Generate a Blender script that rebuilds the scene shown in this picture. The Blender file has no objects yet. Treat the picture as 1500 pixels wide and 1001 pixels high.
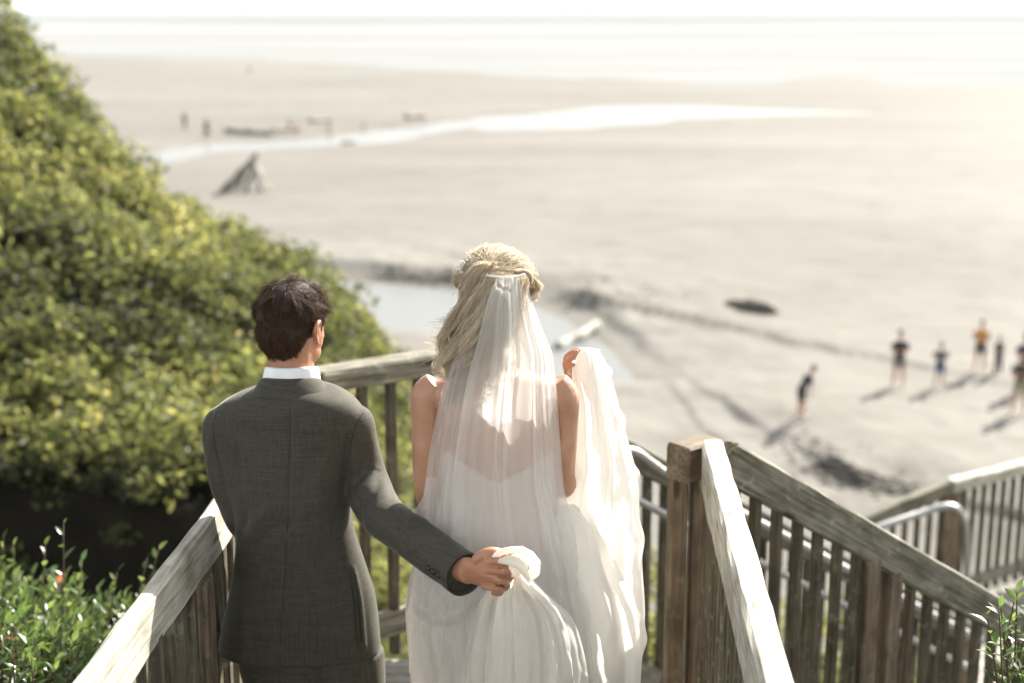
import bpy, bmesh, math, random
import numpy as np
from mathutils import Vector, Matrix, noise as mn

S = bpy.context.scene
COL = S.collection
RNG = np.random.default_rng(7)
random.seed(5)
PI = math.pi

# ------------------------------------------------------------------ camera
CAM_H = 2.45
FPX = 2083.0
TH = math.atan(490.5 / FPX)
cam_d = bpy.data.cameras.new('camera')
cam = bpy.data.objects.new('camera', cam_d)
COL.objects.link(cam)
cam.location = (0, 0, CAM_H)
cam.rotation_euler = (PI / 2 - TH, 0, 0)
cam_d.sensor_width = 36.0
cam_d.lens = 50.0
cam_d.clip_start = 0.05
cam_d.clip_end = 20000
cam_d.dof.use_dof = True
cam_d.dof.focus_distance = 3.68
cam_d.dof.aperture_fstop = 1.9
cam_d.dof.aperture_blades = 0
S.camera = cam

# ------------------------------------------------------------------ light
SUN_AZ = math.radians(38)      # right of the view axis (+Y), clockwise
SUN_EL = math.radians(32)
W = bpy.data.worlds.new('World'); S.world = W; W.use_nodes = True
wn = W.node_tree.nodes; wl = W.node_tree.links
bg = wn['Background']
sky = wn.new('ShaderNodeTexSky'); sky.sky_type = 'NISHITA'; sky.sun_disc = False
sky.sun_elevation = SUN_EL; sky.sun_rotation = SUN_AZ
sky.air_density = 1.0; sky.dust_density = 1.0; sky.ozone_density = 1.0
hsv = wn.new('ShaderNodeHueSaturation'); hsv.inputs['Saturation'].default_value = 0.28
mulc = wn.new('ShaderNodeMixRGB'); mulc.blend_type = 'MULTIPLY'; mulc.inputs[0].default_value = 1; mulc.inputs[2].default_value = (1.0, 0.98, 0.93, 1)
wl.new(sky.outputs[0], hsv.inputs['Color']); wl.new(hsv.outputs[0], mulc.inputs[1]); wl.new(mulc.outputs[0], bg.inputs[0]); bg.inputs[1].default_value = 0.115
sun_d = bpy.data.lights.new('sun', 'SUN'); sun = bpy.data.objects.new('sun', sun_d); COL.objects.link(sun)
sun_d.energy = 5.0; sun_d.angle = math.radians(0.55); sun_d.color = (1.0, 0.945, 0.85)
SUNV = Vector((math.sin(SUN_AZ) * math.cos(SUN_EL), math.cos(SUN_AZ) * math.cos(SUN_EL), math.sin(SUN_EL)))
sun.rotation_euler = (-SUNV).to_track_quat('-Z', 'Y').to_euler()
sun.location = (8, 10, 12)
S.view_settings.view_transform = 'Standard'; S.view_settings.look = 'None'
S.view_settings.gamma = 1.0; S.view_settings.exposure = 1.62
S.view_settings.use_curve_mapping = False
S.render.engine = 'CYCLES'
S.cycles.use_denoising = True
S.cycles.max_bounces = 10; S.cycles.diffuse_bounces = 3; S.cycles.glossy_bounces = 2
S.cycles.transmission_bounces = 4; S.cycles.transparent_max_bounces = 24; S.cycles.volume_bounces = 1
S.cycles.caustics_reflective = False; S.cycles.caustics_refractive = False
S.cycles.sample_clamp_indirect = 6.0

SAND_Z = -9.25

def ray(px, py):
    u = (px - 750) / FPX; v = (500.5 - py) / FPX
    return np.array([u, math.cos(TH) + v * math.sin(TH), -math.sin(TH) + v * math.cos(TH)])
def pz(px, py, z):
    d = ray(px, py); t = (z - CAM_H) / d[2]
    return np.array([0, 0, CAM_H]) + d * t
def pY(px, py, Y):
    d = ray(px, py); t = Y / d[1]
    return np.array([0, 0, CAM_H]) + d * t

# ------------------------------------------------------------------ helpers
def tag(o, label=None, cat=None, group=None, kind=None):
    if label: o['label'] = label
    if cat: o['category'] = cat
    if group: o['group'] = group
    if kind: o['kind'] = kind
    return o
def empty(name, loc=(0, 0, 0), label=None, cat=None, group=None, kind=None):
    o = bpy.data.objects.new(name, None); COL.objects.link(o)
    o.location = loc; o.empty_display_size = 0.2
    return tag(o, label, cat, group, kind)
def link(name, me, mat=None, parent=None, loc=None):
    o = bpy.data.objects.new(name, me); COL.objects.link(o)
    if mat is not None and len(me.materials) == 0: me.materials.append(mat)
    if loc is not None: o.location = loc
    if parent is not None:
        o.parent = parent
        # children are built in world coordinates
        pl = Vector((0, 0, 0)); q = parent
        while q is not None:
            pl += q.location; q = q.parent
        o.location = (Vector(o.location)) - pl
    return o
def mk_mesh(name, v, f, smooth=True):
    me = bpy.data.meshes.new(name)
    if isinstance(f, np.ndarray):
        v = np.asarray(v, dtype=np.float32).reshape(-1, 3)
        n, k = f.shape
        me.vertices.add(len(v)); me.vertices.foreach_set('co', v.ravel())
        me.loops.add(n * k); me.loops.foreach_set('vertex_index', f.astype(np.int32).ravel())
        me.polygons.add(n); me.polygons.foreach_set('loop_start', np.arange(0, n * k, k, dtype=np.int32))
        me.polygons.foreach_set('loop_total', np.full(n, k, dtype=np.int32))
        me.polygons.foreach_set('use_smooth', np.full(n, smooth, dtype=bool))
        me.update(calc_edges=True)
    else:
        me.from_pydata([tuple(p) for p in v], [], [tuple(q) for q in f])
        if smooth: me.polygons.foreach_set('use_smooth', np.full(len(me.polygons), True, dtype=bool))
        me.update()
    return me
def mobj(name, v, f, mat, parent=None, smooth=True):
    return link(name, mk_mesh(name, v, f, smooth), mat, parent)

def noise3(P, scale=1.0, seed=0.0, octs=1):
    P = np.asarray(P, dtype=float); out = np.empty(len(P))
    for i, p in enumerate(P):
        q = Vector((p[0] * scale + seed, p[1] * scale - seed, p[2] * scale + 2 * seed))
        out[i] = mn.noise(q) if octs == 1 else mn.fractal(q, 1.0, 2.0, octs)
    return out
# vectorised value noise for big grids
_T = np.random.default_rng(3).random((256, 256))
def vnoise(x, y, scale=1.0, seed=0):
    x = np.asarray(x) * scale + seed * 17.3; y = np.asarray(y) * scale + seed * 7.9
    xi = np.floor(x).astype(int); yi = np.floor(y).astype(int); fx = x - xi; fy = y - yi
    fx = fx * fx * (3 - 2 * fx); fy = fy * fy * (3 - 2 * fy)
    a = _T[xi % 256, yi % 256]; b = _T[(xi + 1) % 256, yi % 256]; c = _T[xi % 256, (yi + 1) % 256]; d = _T[(xi + 1) % 256, (yi + 1) % 256]
    return (a * (1 - fx) + b * fx) * (1 - fy) + (c * (1 - fx) + d * fx) * fy - 0.5
def fnoise(x, y, scale=1.0, seed=0, octs=4):
    s = 0; a = 1.0
    for k in range(octs):
        s = s + a * vnoise(x, y, scale * 2 ** k, seed + k * 3); a *= 0.5
    return s
def sstep(a, b, x):
    t = np.clip((np.asarray(x, dtype=float) - a) / (b - a), 0, 1); return t * t * (3 - 2 * t)

def loft(rings, cap=True, closed=True):
    """rings: list of (n,3) arrays"""
    n = len(rings[0]); v = np.concatenate([np.asarray(r) for r in rings]); f = []
    for i in range(len(rings) - 1):
        for j in range(n if closed else n - 1):
            a = i * n + j; b = i * n + (j + 1) % n
            f.append((a, b, b + n, a + n))
    if cap:
        f.append(tuple(range(n - 1, -1, -1))); k = (len(rings) - 1) * n
        f.append(tuple(range(k, k + n)))
    return v, f
def tube(path, rad, n=14, flat=1.0, up=(0, 0, 1), cap=True, sub=1):
    """tapered tube; rad scalar or list; flat squashes the second axis"""
    P = np.asarray(path, dtype=float)
    R = np.full(len(P), rad, dtype=float) if np.isscalar(rad) else np.asarray(rad, dtype=float)
    if sub > 1:
        P, R = spline(P, sub), spline(R[:, None], sub)[:, 0]
    rings = []; prev = None
    for i in range(len(P)):
        t = P[min(i + 1, len(P) - 1)] - P[max(i - 1, 0)]; t = t / (np.linalg.norm(t) + 1e-9)
        if prev is None:
            u = np.asarray(up, dtype=float)
            if abs(np.dot(u, t)) > 0.95: u = np.array([1.0, 0, 0])
            a = np.cross(t, u); a /= np.linalg.norm(a)
        else:
            a = prev - t * np.dot(prev, t); a /= np.linalg.norm(a)
        prev = a; b = np.cross(a, t)
        an = np.arange(n) * 2 * PI / n
        rings.append(P[i] + R[i] * (np.cos(an)[:, None] * a + flat * np.sin(an)[:, None] * b))
    return loft(rings, cap)
def spline(P, sub):
    P = np.asarray(P, dtype=float); out = []
    for i in range(len(P) - 1):
        p0 = P[max(i - 1, 0)]; p1 = P[i]; p2 = P[i + 1]; p3 = P[min(i + 2, len(P) - 1)]
        for k in range(sub):
            t = k / sub
            out.append(0.5 * ((2 * p1) + (-p0 + p2) * t + (2 * p0 - 5 * p1 + 4 * p2 - p3) * t * t + (-p0 + 3 * p1 - 3 * p2 + p3) * t ** 3))
    out.append(P[-1]); return np.array(out)
def ellipsoid(c, r, rot=None, nu=16, nv=10):
    v = []; f = []
    for i in range(nv + 1):
        a = PI * i / nv
        for j in range(nu):
            b = 2 * PI * j / nu
            v.append((math.sin(a) * math.cos(b) * r[0], math.sin(a) * math.sin(b) * r[1], math.cos(a) * r[2]))
    for i in range(nv):
        for j in range(nu):
            a = i * nu + j; b = i * nu + (j + 1) % nu
            f.append((a, a + nu, b + nu, b))
    v = np.array(v)
    if rot is not None: v = v @ np.array(Matrix.Rotation(rot[0], 3, rot[1])).T
    return v + np.asarray(c), f
def xform(vf, M):
    v = np.asarray(vf[0]); M = np.array(M); return v @ M[:3, :3].T + M[:3, 3], vf[1]
def joined(parts):
    V = []; F = []; o = 0
    for v, f in parts:
        V.append(np.asarray(v)); F += [tuple(i + o for i in q) for q in f]; o += len(v)
    return np.concatenate(V), F
def fuse(parts, voxel=0.008, smooth=4, fac=0.5):
    """voxel-union overlapping closed shapes into one smooth mesh -> verts, quads"""
    v, f = joined(parts)
    me = mk_mesh('tmp', v, f); o = bpy.data.objects.new('tmp', me); COL.objects.link(o)
    m = o.modifiers.new('r', 'REMESH'); m.mode = 'VOXEL'; m.voxel_size = voxel
    s = o.modifiers.new('s', 'SMOOTH'); s.factor = fac; s.iterations = smooth
    dg = bpy.context.evaluated_depsgraph_get(); e = o.evaluated_get(dg); m2 = e.to_mesh()
    V = np.empty(len(m2.vertices) * 3); m2.vertices.foreach_get('co', V); V = V.reshape(-1, 3)
    if len(m2.loops) == 4 * len(m2.polygons):
        F = np.empty(len(m2.loops), dtype=np.int32); m2.loops.foreach_get('vertex_index', F); F = F.reshape(-1, 4)
    else:
        F = [tuple(p.vertices) for p in m2.polygons]
    e.to_mesh_clear(); bpy.data.objects.remove(o); bpy.data.meshes.remove(me)
    return V, F
def vnormals(V, F):
    F = np.asarray(F); N = np.zeros_like(V)
    n = np.cross(V[F[:, 2]] - V[F[:, 0]], V[F[:, 3 if F.shape[1] > 3 else 1]] - V[F[:, 1]])
    if F.shape[1] == 3: n = np.cross(V[F[:, 1]] - V[F[:, 0]], V[F[:, 2]] - V[F[:, 0]])
    for k in range(F.shape[1]): np.add.at(N, F[:, k], n)
    return N / (np.linalg.norm(N, axis=1)[:, None] + 1e-9)

# beams: local X runs along the timber
def beam_mesh(L, w, h, bev=0.006, seg=None, wob=0.0015, seed=0):
    key = None
    seg = seg or max(2, int(L / 0.12)); r = random.Random(seed)
    prof = [(-w / 2 + bev, -h / 2), (w / 2 - bev, -h / 2), (w / 2, -h / 2 + bev), (w / 2, h / 2 - bev), (w / 2 - bev, h / 2), (-w / 2 + bev, h / 2), (-w / 2, h / 2 - bev), (-w / 2, -h / 2 + bev)]
    xs = [0, bev * .7] + [L * k / seg for k in range(1, seg)] + [L - bev * .7, L]
    rings = []
    for i, x in enumerate(xs):
        s = 1 - (bev * 1.2 / max(w, h) if i in (0, len(xs) - 1) else 0)
        rings.append(np.array([(x, py * s + r.uniform(-wob, wob), pz_ * s + r.uniform(-wob, wob)) for py, pz_ in prof]))
    v, f = loft(rings)
    return mk_mesh('timber', v, f, smooth=False)
def place(o, p0, p1, up=(0, 0, 1)):
    p0 = Vector(p0); p1 = Vector(p1); x = (p1 - p0).normalized(); u = Vector(up)
    if abs(x.dot(u)) > 0.98: u = Vector((0, 1, 0))
    y = u.cross(x).normalized(); z = x.cross(y)
    M = Matrix((x, y, z)).transposed().to_4x4(); M.translation = p0
    pl = Vector((0, 0, 0)); q = o.parent
    while q is not None: pl += q.location; q = q.parent
    M.translation = p0 - pl
    o.matrix_basis = M
def beam(name, p0, p1, w, h, mat, parent, bev=0.006, up=(0, 0, 1), me=None, seed=0, wob=0.0015):
    L = (Vector(p1) - Vector(p0)).length
    if me is None: me = beam_mesh(L, w, h, bev, seed=seed, wob=wob)
    o = link(name, me, mat, parent); place(o, p0, p1, up)
    return o

# ------------------------------------------------------------------ materials
def new_mat(name):
    m = bpy.data.materials.new(name); m.use_nodes = True
    nt = m.node_tree; b = nt.nodes['Principled BSDF']
    return m, nt, b
def N(nt, t, **kw):
    n = nt.nodes.new(t)
    for k, v in kw.items():
        if k.startswith('i_'):
            key = k[2:].replace('_', ' ')
            n.inputs[key].default_value = v
        else: setattr(n, k, v)
    return n
def ramp(nt, stops, interp='LINEAR'):
    r = nt.nodes.new('ShaderNodeValToRGB'); r.color_ramp.interpolation = interp
    el = r.color_ramp.elements
    while len(el) > 1: el.remove(el[-1])
    el[0].position = stops[0][0]; el[0].color = (*stops[0][1], 1)
    for p, c in stops[1:]:
        e = el.new(p); e.color = (*c, 1)
    return r
def mapping(nt, coord='Object', scale=(1, 1, 1), rand=False):
    tc = nt.nodes.new('ShaderNodeTexCoord'); mp = nt.nodes.new('ShaderNodeMapping'); mp.inputs['Scale'].default_value = scale
    nt.links.new(tc.outputs[coord], mp.inputs['Vector'])
    if rand:
        oi = nt.nodes.new('ShaderNodeObjectInfo'); mu = N(nt, 'ShaderNodeMath', operation='MULTIPLY'); mu.inputs[1].default_value = 37.0
        nt.links.new(oi.outputs['Random'], mu.inputs[0]); nt.links.new(mu.outputs[0], mp.inputs['Location'])
    return mp
def bump(nt, b, src, strength=0.3, dist=0.01):
    bp = nt.nodes.new('ShaderNodeBump'); bp.inputs['Strength'].default_value = strength; bp.inputs['Distance'].default_value = dist
    nt.links.new(src, bp.inputs['Height']); nt.links.new(bp.outputs[0], b.inputs['Normal']); return bp

def wood_mat(name, c_dark, c_mid, c_light, rough=0.75, lichen=0.0):
    m, nt, b = new_mat(name); L = nt.links.new
    mp = mapping(nt, 'Object', (1.2, 26, 26), rand=True)
    g = N(nt, 'ShaderNodeTexNoise', i_Scale=3.0, i_Detail=8.0, i_Roughness=0.65, i_Distortion=0.4); L(mp.outputs[0], g.inputs['Vector'])
    mp2 = mapping(nt, 'Object', (5, 9, 9), rand=True)
    g2 = N(nt, 'ShaderNodeTexNoise', i_Scale=1.6, i_Detail=5.0); L(mp2.outputs[0], g2.inputs['Vector'])
    r = ramp(nt, [(0.28, c_dark), (0.46, c_mid), (0.72, c_light)]); L(g.outputs[0], r.inputs[0])
    r2 = ramp(nt, [(0.3, (0.55, 0.53, 0.48)), (0.55, (1, 1, 1)), (0.75, (1.15, 1.12, 1.05))]); L(g2.outputs[0], r2.inputs[0])
    mx = N(nt, 'ShaderNodeMixRGB', blend_type='MULTIPLY'); mx.inputs[0].default_value = 1; L(r.outputs[0], mx.inputs[1]); L(r2.outputs[0], mx.inputs[2])
    out = mx.outputs[0]
    if lichen:
        mp3 = mapping(nt, 'Object', (1, 1, 1), rand=True)
        v = N(nt, 'ShaderNodeTexNoise', i_Scale=14.0, i_Detail=6.0, i_Roughness=0.7); L(mp3.outputs[0], v.inputs['Vector'])
        rr = ramp(nt, [(0.56, (0, 0, 0)), (0.66, (1, 1, 1))]); L(v.outputs[0], rr.inputs[0])
        m3 = N(nt, 'ShaderNodeMixRGB'); mm = N(nt, 'ShaderNodeMath', operation='MULTIPLY'); mm.inputs[1].default_value = lichen
        L(rr.outputs[0], mm.inputs[0]); L(mm.outputs[0], m3.inputs[0]); L(out, m3.inputs[1]); m3.inputs[2].default_value = (0.36, 0.36, 0.27, 1)
        out = m3.outputs[0]
    # knots
    vk = N(nt, 'ShaderNodeTexVoronoi', i_Scale=1.0); mpk = mapping(nt, 'Object', (2.6, 9, 9), rand=True); L(mpk.outputs[0], vk.inputs['Vector'])
    rk = ramp(nt, [(0.0, (0.25, 0.22, 0.2)), (0.07, (0.35, 0.3, 0.27)), (0.13, (1, 1, 1))]); L(vk.outputs['Distance'], rk.inputs[0])
    m4 = N(nt, 'ShaderNodeMixRGB', blend_type='MULTIPLY'); m4.inputs[0].default_value = 0.85; L(out, m4.inputs[1]); L(rk.outputs[0], m4.inputs[2])
    L(m4.outputs[0], b.inputs['Base Color']); b.inputs['Roughness'].default_value = rough
    b.inputs['Specular IOR Level'].default_value = 0.35
    bump(nt, b, g.outputs[0], 0.55, 0.006)
    return m
M = {}
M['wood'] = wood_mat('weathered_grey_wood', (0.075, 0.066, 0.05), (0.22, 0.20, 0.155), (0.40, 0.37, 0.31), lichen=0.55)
M['wood_top'] = wood_mat('bleached_sunlit_rail', (0.17, 0.155, 0.12), (0.40, 0.38, 0.32), (0.60, 0.58, 0.51), lichen=0.3)  # bleached tone lifted further, putting the sun on the rails into the colour
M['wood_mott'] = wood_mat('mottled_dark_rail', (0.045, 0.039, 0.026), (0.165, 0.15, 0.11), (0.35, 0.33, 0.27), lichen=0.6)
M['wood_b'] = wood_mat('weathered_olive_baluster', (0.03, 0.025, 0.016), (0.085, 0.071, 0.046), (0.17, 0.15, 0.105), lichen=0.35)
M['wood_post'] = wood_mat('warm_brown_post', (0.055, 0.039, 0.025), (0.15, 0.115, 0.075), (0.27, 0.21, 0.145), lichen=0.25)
M['wood_deck'] = wood_mat('pale_deck_board', (0.12, 0.11, 0.095), (0.30, 0.28, 0.24), (0.46, 0.44, 0.39))
m, nt, b = new_mat('galvanised_steel'); b.inputs['Metallic'].default_value = 0.85; b.inputs['Roughness'].default_value = 0.48
mp = mapping(nt, 'Object', (1, 1, 1)); g = N(nt, 'ShaderNodeTexVoronoi', i_Scale=70.0); nt.links.new(mp.outputs[0], g.inputs['Vector'])
r = ramp(nt, [(0.0, (0.22, 0.225, 0.225)), (0.6, (0.34, 0.345, 0.34))]); nt.links.new(g.outputs['Distance'], r.inputs[0]); nt.links.new(r.outputs[0], b.inputs['Base Color']); M['steel'] = m

def leaf_mat(name, stops, transl=0.45, rough=0.4):
    m, nt, b = new_mat(name); L = nt.links.new
    at = N(nt, 'ShaderNodeAttribute', attribute_name='rnd')
    r = ramp(nt, stops); L(at.outputs['Fac'], r.inputs[0]); L(r.outputs[0], b.inputs['Base Color'])
    b.inputs['Roughness'].default_value = rough; b.inputs['Specular IOR Level'].default_value = 0.5
    tr = N(nt, 'ShaderNodeBsdfTranslucent'); hs = N(nt, 'ShaderNodeHueSaturation'); hs.inputs['Value'].default_value = 3.0; hs.inputs['Hue'].default_value = 0.485; hs.inputs['Saturation'].default_value = 1.0
    L(r.outputs[0], hs.inputs['Color']); L(hs.outputs[0], tr.inputs['Color'])
    mx = N(nt, 'ShaderNodeMixShader'); mx.inputs[0].default_value = transl
    L(b.outputs[0], mx.inputs[1]); L(tr.outputs[0], mx.inputs[2]); L(mx.outputs[0], nt.nodes['Material Output'].inputs[0])
    return m
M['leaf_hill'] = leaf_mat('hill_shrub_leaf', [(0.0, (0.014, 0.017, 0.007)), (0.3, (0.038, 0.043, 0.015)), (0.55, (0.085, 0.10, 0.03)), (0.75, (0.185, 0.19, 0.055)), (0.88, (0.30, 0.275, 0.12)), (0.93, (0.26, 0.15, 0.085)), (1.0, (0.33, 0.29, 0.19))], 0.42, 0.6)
M['leaf_near'] = leaf_mat('near_shrub_leaf', [(0.0, (0.035, 0.065, 0.018)), (0.5, (0.06, 0.10, 0.025)), (0.9, (0.11, 0.155, 0.04)), (0.97, (0.30, 0.09, 0.04)), (1.0, (0.30, 0.12, 0.05))], 0.35, 0.3)
m, nt, b = new_mat('twig_bark'); b.inputs['Base Color'].default_value = (0.09, 0.06, 0.035, 1); b.inputs['Roughness'].default_value = 0.8; M['twig'] = m
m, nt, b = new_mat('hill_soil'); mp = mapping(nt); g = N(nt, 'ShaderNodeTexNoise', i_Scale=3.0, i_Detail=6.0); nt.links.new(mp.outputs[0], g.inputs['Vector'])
r = ramp(nt, [(0.3, (0.006, 0.0055, 0.0035)), (0.7, (0.018, 0.015, 0.009))]); nt.links.new(g.outputs[0], r.inputs[0]); nt.links.new(r.outputs[0], b.inputs['Base Color']); b.inputs['Roughness'].default_value = 0.95; b.inputs['Specular IOR Level'].default_value = 0.1; M['soil'] = m  # near-black colour carries the deep shade of the gully and undergrowth
def plain(name, c, rough=0.6, sheen=0, spec=0.4):
    m, nt, b = new_mat(name); b.inputs['Roughness'].default_value = rough; b.inputs['Specular IOR Level'].default_value = spec
    mp = mapping(nt); g = N(nt, 'ShaderNodeTexNoise', i_Scale=9.0, i_Detail=4.0); nt.links.new(mp.outputs[0], g.inputs['Vector'])
    r = ramp(nt, [(0.3, tuple(x * 0.8 for x in c)), (0.7, tuple(min(1, x * 1.15) for x in c))]); nt.links.new(g.outputs[0], r.inputs[0]); nt.links.new(r.outputs[0], b.inputs['Base Color'])
    if sheen: b.inputs['Sheen Weight'].default_value = sheen; b.inputs['Sheen Roughness'].default_value = 0.4
    return m
# ------------------------------------------------------------------ haze
hz_m = bpy.data.materials.new('haze'); hz_m.use_nodes = True; hn = hz_m.node_tree
hn.nodes.remove(hn.nodes['Principled BSDF'])
pv = hn.nodes.new('ShaderNodeVolumePrincipled'); pv.inputs['Color'].default_value = (0.93, 0.96, 1.0, 1); pv.inputs['Density'].default_value = 0.00014; pv.inputs['Anisotropy'].default_value = 0.0
hn.links.new(pv.outputs[0], hn.nodes['Material Output'].inputs['Volume'])

hv, hf = [(x, y, z) for x in (-7600, 7600) for y in (-75, 9300) for z in (-13.5, 9.0)], [(0, 1, 3, 2), (4, 6, 7, 5), (0, 4, 5, 1), (2, 3, 7, 6), (0, 2, 6, 4), (1, 5, 7, 3)]
tag(mobj('haze', hv, hf, hz_m, smooth=False), kind='stuff')
# ------------------------------------------------------------------ land and sea
def poly_world(pts, z=SAND_Z): return np.array([pz(x, y, z)[:2] for x, y in pts])
def in_poly(X, Y, P):
    ins = np.zeros(X.shape, dtype=bool); j = len(P) - 1
    for i in range(len(P)):
        xi, yi = P[i]; xj, yj = P[j]
        c = ((yi > Y) != (yj > Y)) & (X < (xj - xi) * (Y - yi) / (yj - yi + 1e-12) + xi)
        ins ^= c; j = i
    return ins
def seg_dist(X, Y, P, closed=True):
    d = np.full(X.shape, 1e9); side = np.zeros(X.shape)
    n = len(P)
    for i in range(n if closed else n - 1):
        a = P[i]; b = P[(i + 1) % n]; ab = b - a; t = np.clip(((X - a[0]) * ab[0] + (Y - a[1]) * ab[1]) / (ab @ ab + 1e-9), 0, 1)
        dx = X - a[0] - t * ab[0]; dy = Y - a[1] - t * ab[1]; dd = np.hypot(dx, dy)
        m = dd < d; side = np.where(m, np.sign(ab[0] * (Y - a[1]) - ab[1] * (X - a[0])), side); d = np.where(m, dd, d)
    return d, side
stream_px = [(205, 226), (228, 219), (300, 208), (350, 204), (440, 202), (520, 195), (600, 186), (650, 178), (692, 177), (705, 170), (780, 164), (880, 155), (1000, 153), (1150, 157), (1260, 161), (1300, 163),
             (1260, 165), (1150, 168), (1000, 172), (900, 181), (800, 187), (720, 191), (690, 187), (640, 196), (560, 208), (440, 214), (350, 217), (300, 223), (240, 234), (205, 240)]
pool_px = [(400, 395), (480, 406), (560, 409), (640, 414), (700, 421), (780, 436), (815, 452), (850, 474), (900, 508), (940, 548), (880, 549), (800, 542), (700, 505), (620, 486), (545, 484), (480, 478), (400, 470)]
scarp_px = [  # (polyline left->right, height, falloff metres)
    ([(380, 384), (450, 388), (520, 397), (600, 404), (650, 407), (700, 414), (780, 430)], 0.38, 14),
    ([(780, 418), (820, 430), (860, 452), (915, 490), (960, 540)], 0.2, 8),
    ([(1150, 655), (1180, 676), (1205, 692), (1250, 708), (1300, 716), (1330, 724)], 0.40, 4),
    ([(300, 199), (380, 196), (470, 190), (560, 186)], 0.25, 8),
    ([(940, 470), (1050, 500), (1130, 535), (1200, 590), (1290, 640)], 0.015, 2.5),
]
stream_w = poly_world(stream_px); pool_w = poly_world(pool_px)
scarps = [(poly_world(p), h, f) for p, h, f in scarp_px]
shore = poly_world([(-400, 80), (60, 88), (120, 92), (400, 101), (640, 116), (780, 128), (900, 134), (1100, 140), (1400, 146), (1900, 150)])
def sand_height(X, Y):
    r = np.hypot(X, Y)
    z = SAND_Z + 0.10 * fnoise(X, Y, 0.05, 1, 3) + 0.05 * fnoise(X, Y, 0.35, 5, 3) * np.clip(60 / r, 0.2, 1)
    z = z + 0.06 * np.clip(45 / r, 0, 1) * np.maximum(0, fnoise(X, Y, 1.4, 9, 2)) * (sstep(30, 38, r))
    for P, h, fo in scarps:
        wx = X + 0.5 * fnoise(X, Y, 0.6, 2, 2); wy = Y + 0.9 * fnoise(X, Y, 0.5, 4, 3)
        d, s = seg_dist(wx, wy, P, False)
        # fade at the ends of the bank
        ends = np.minimum(np.hypot(X - P[0][0], Y - P[0][1]), np.hypot(X - P[-1][0], Y - P[-1][1]))
        e = sstep(0, 3 if h > .3 else 6, ends)
        up = np.where(s > 0, np.exp(-d / fo) * sstep(0, 0.45, d), 0)
        near = np.exp(-d / (fo * 0.35))
        z = z + h * e * up + 0.22 * h * near * fnoise(X, Y, 1.1, 11, 3) * 2.2
    for P, dep, ed in ((stream_w, 0.34, 2.5), (pool_w, 0.30, 1.2)):
        wx = X + 1.2 * fnoise(X, Y, 0.15, 6, 3); wy = Y + 1.2 * fnoise(X, Y, 0.15, 8, 3)
        if P is stream_w:
            wx = X + 2 * fnoise(X, Y, 0.12, 6, 3); wy = Y + 4.0 * fnoise(X, Y, 0.05, 8, 3)
        ins = in_poly(wx, wy, P); d, _ = seg_dist(wx, wy, P)
        k = np.where(ins, 0.5 + 0.5 * np.clip(d / ed, 0, 1), 0.5 - 0.5 * np.clip(d / ed, 0, 1))
        z = np.where((k > 0), np.minimum(z, z * (1 - k) + (SAND_Z - dep) * k), z)
    ys = np.interp(X, shore[:, 0], shore[:, 1])
    z = z - 0.5 * sstep(-35, 60, Y - ys + 14 * fnoise(X, Y, 0.015, 3, 3)) * 1.0 - 3 * sstep(60, 300, Y - ys)
    return z
_pyrows = np.concatenate([np.arange(62, 240, 1.4), np.arange(240, 800, 3.0), np.arange(800, 1500, 12)])
_cols = np.arange(-700, 2201, 6.0)
rr = CAM_H - SAND_Z
ang = TH + np.arctan((_pyrows - 500.5) / FPX); dist = rr / np.tan(ang)
PX, D = np.meshgrid(_cols, dist); az = (PX - 750) / FPX * 1.0
X = az * D; Y = D
Zs = sand_height(X, Y)
nr, nc = X.shape
idx = np.arange(nr * nc).reshape(nr, nc)
F = np.stack([idx[:-1, :-1], idx[:-1, 1:], idx[1:, 1:], idx[1:, :-1]], -1).reshape(-1, 4)[:, ::-1]
m, nt, b = new_mat('wet_beach_sand'); L = nt.links.new
mp = mapping(nt, 'Object', (0.02, 0.06, 1)); g = N(nt, 'ShaderNodeTexNoise', i_Scale=1.0, i_Detail=7.0, i_Roughness=0.6, i_Distortion=0.6); L(mp.outputs[0], g.inputs['Vector'])
r = ramp(nt, [(0.25, (0.150, 0.141, 0.124)), (0.5, (0.190, 0.180, 0.162)), (0.72, (0.225, 0.216, 0.197))]); b.inputs['Specular IOR Level'].default_value = 0.02; L(g.outputs[0], r.inputs[0])
mp2 = mapping(nt, 'Object', (0.35, 0.8, 1)); g2 = N(nt, 'ShaderNodeTexNoise', i_Scale=1.0, i_Detail=8.0, i_Roughness=0.7); L(mp2.outputs[0], g2.inputs['Vector'])
r2 = ramp(nt, [(0.3, (0.8, 0.79, 0.77)), (0.5, (1, 1, 1)), (0.7, (1.08, 1.08, 1.08))]); L(g2.outputs[0], r2.inputs[0])
mx = N(nt, 'ShaderNodeMixRGB', blend_type='MULTIPLY'); mx.inputs[0].default_value = 1; L(r.outputs[0], mx.inputs[1]); L(r2.outputs[0], mx.inputs[2]); L(mx.outputs[0], b.inputs['Base Color'])
rg = ramp(nt, [(0.3, (0.55, 0.55, 0.55)), (0.7, (0.75, 0.75, 0.75))]); L(g.outputs[0], rg.inputs[0]); L(rg.outputs[0], b.inputs['Roughness'])
g3 = N(nt, 'ShaderNodeTexNoise', i_Scale=3.0, i_Detail=6.0); mp3 = mapping(nt, 'Object', (1, 1, 1)); L(mp3.outputs[0], g3.inputs['Vector']); bump(nt, b, g3.outputs[0], 0.25, 0.08)
M['sand'] = m
sand = mobj('beach_sand', np.stack([X, Y, Zs], -1).reshape(-1, 3), F, m); tag(sand, kind='structure')
# plain sand continuing outside the detailed sheet
o = mobj('beach_ground', [(-900, -60, -9.9), (900, -60, -9.9), (900, 330, -11.5), (-900, 330, -11.5)], [(0, 1, 2, 3)], M['sand']); tag(o, kind='structure')

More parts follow.
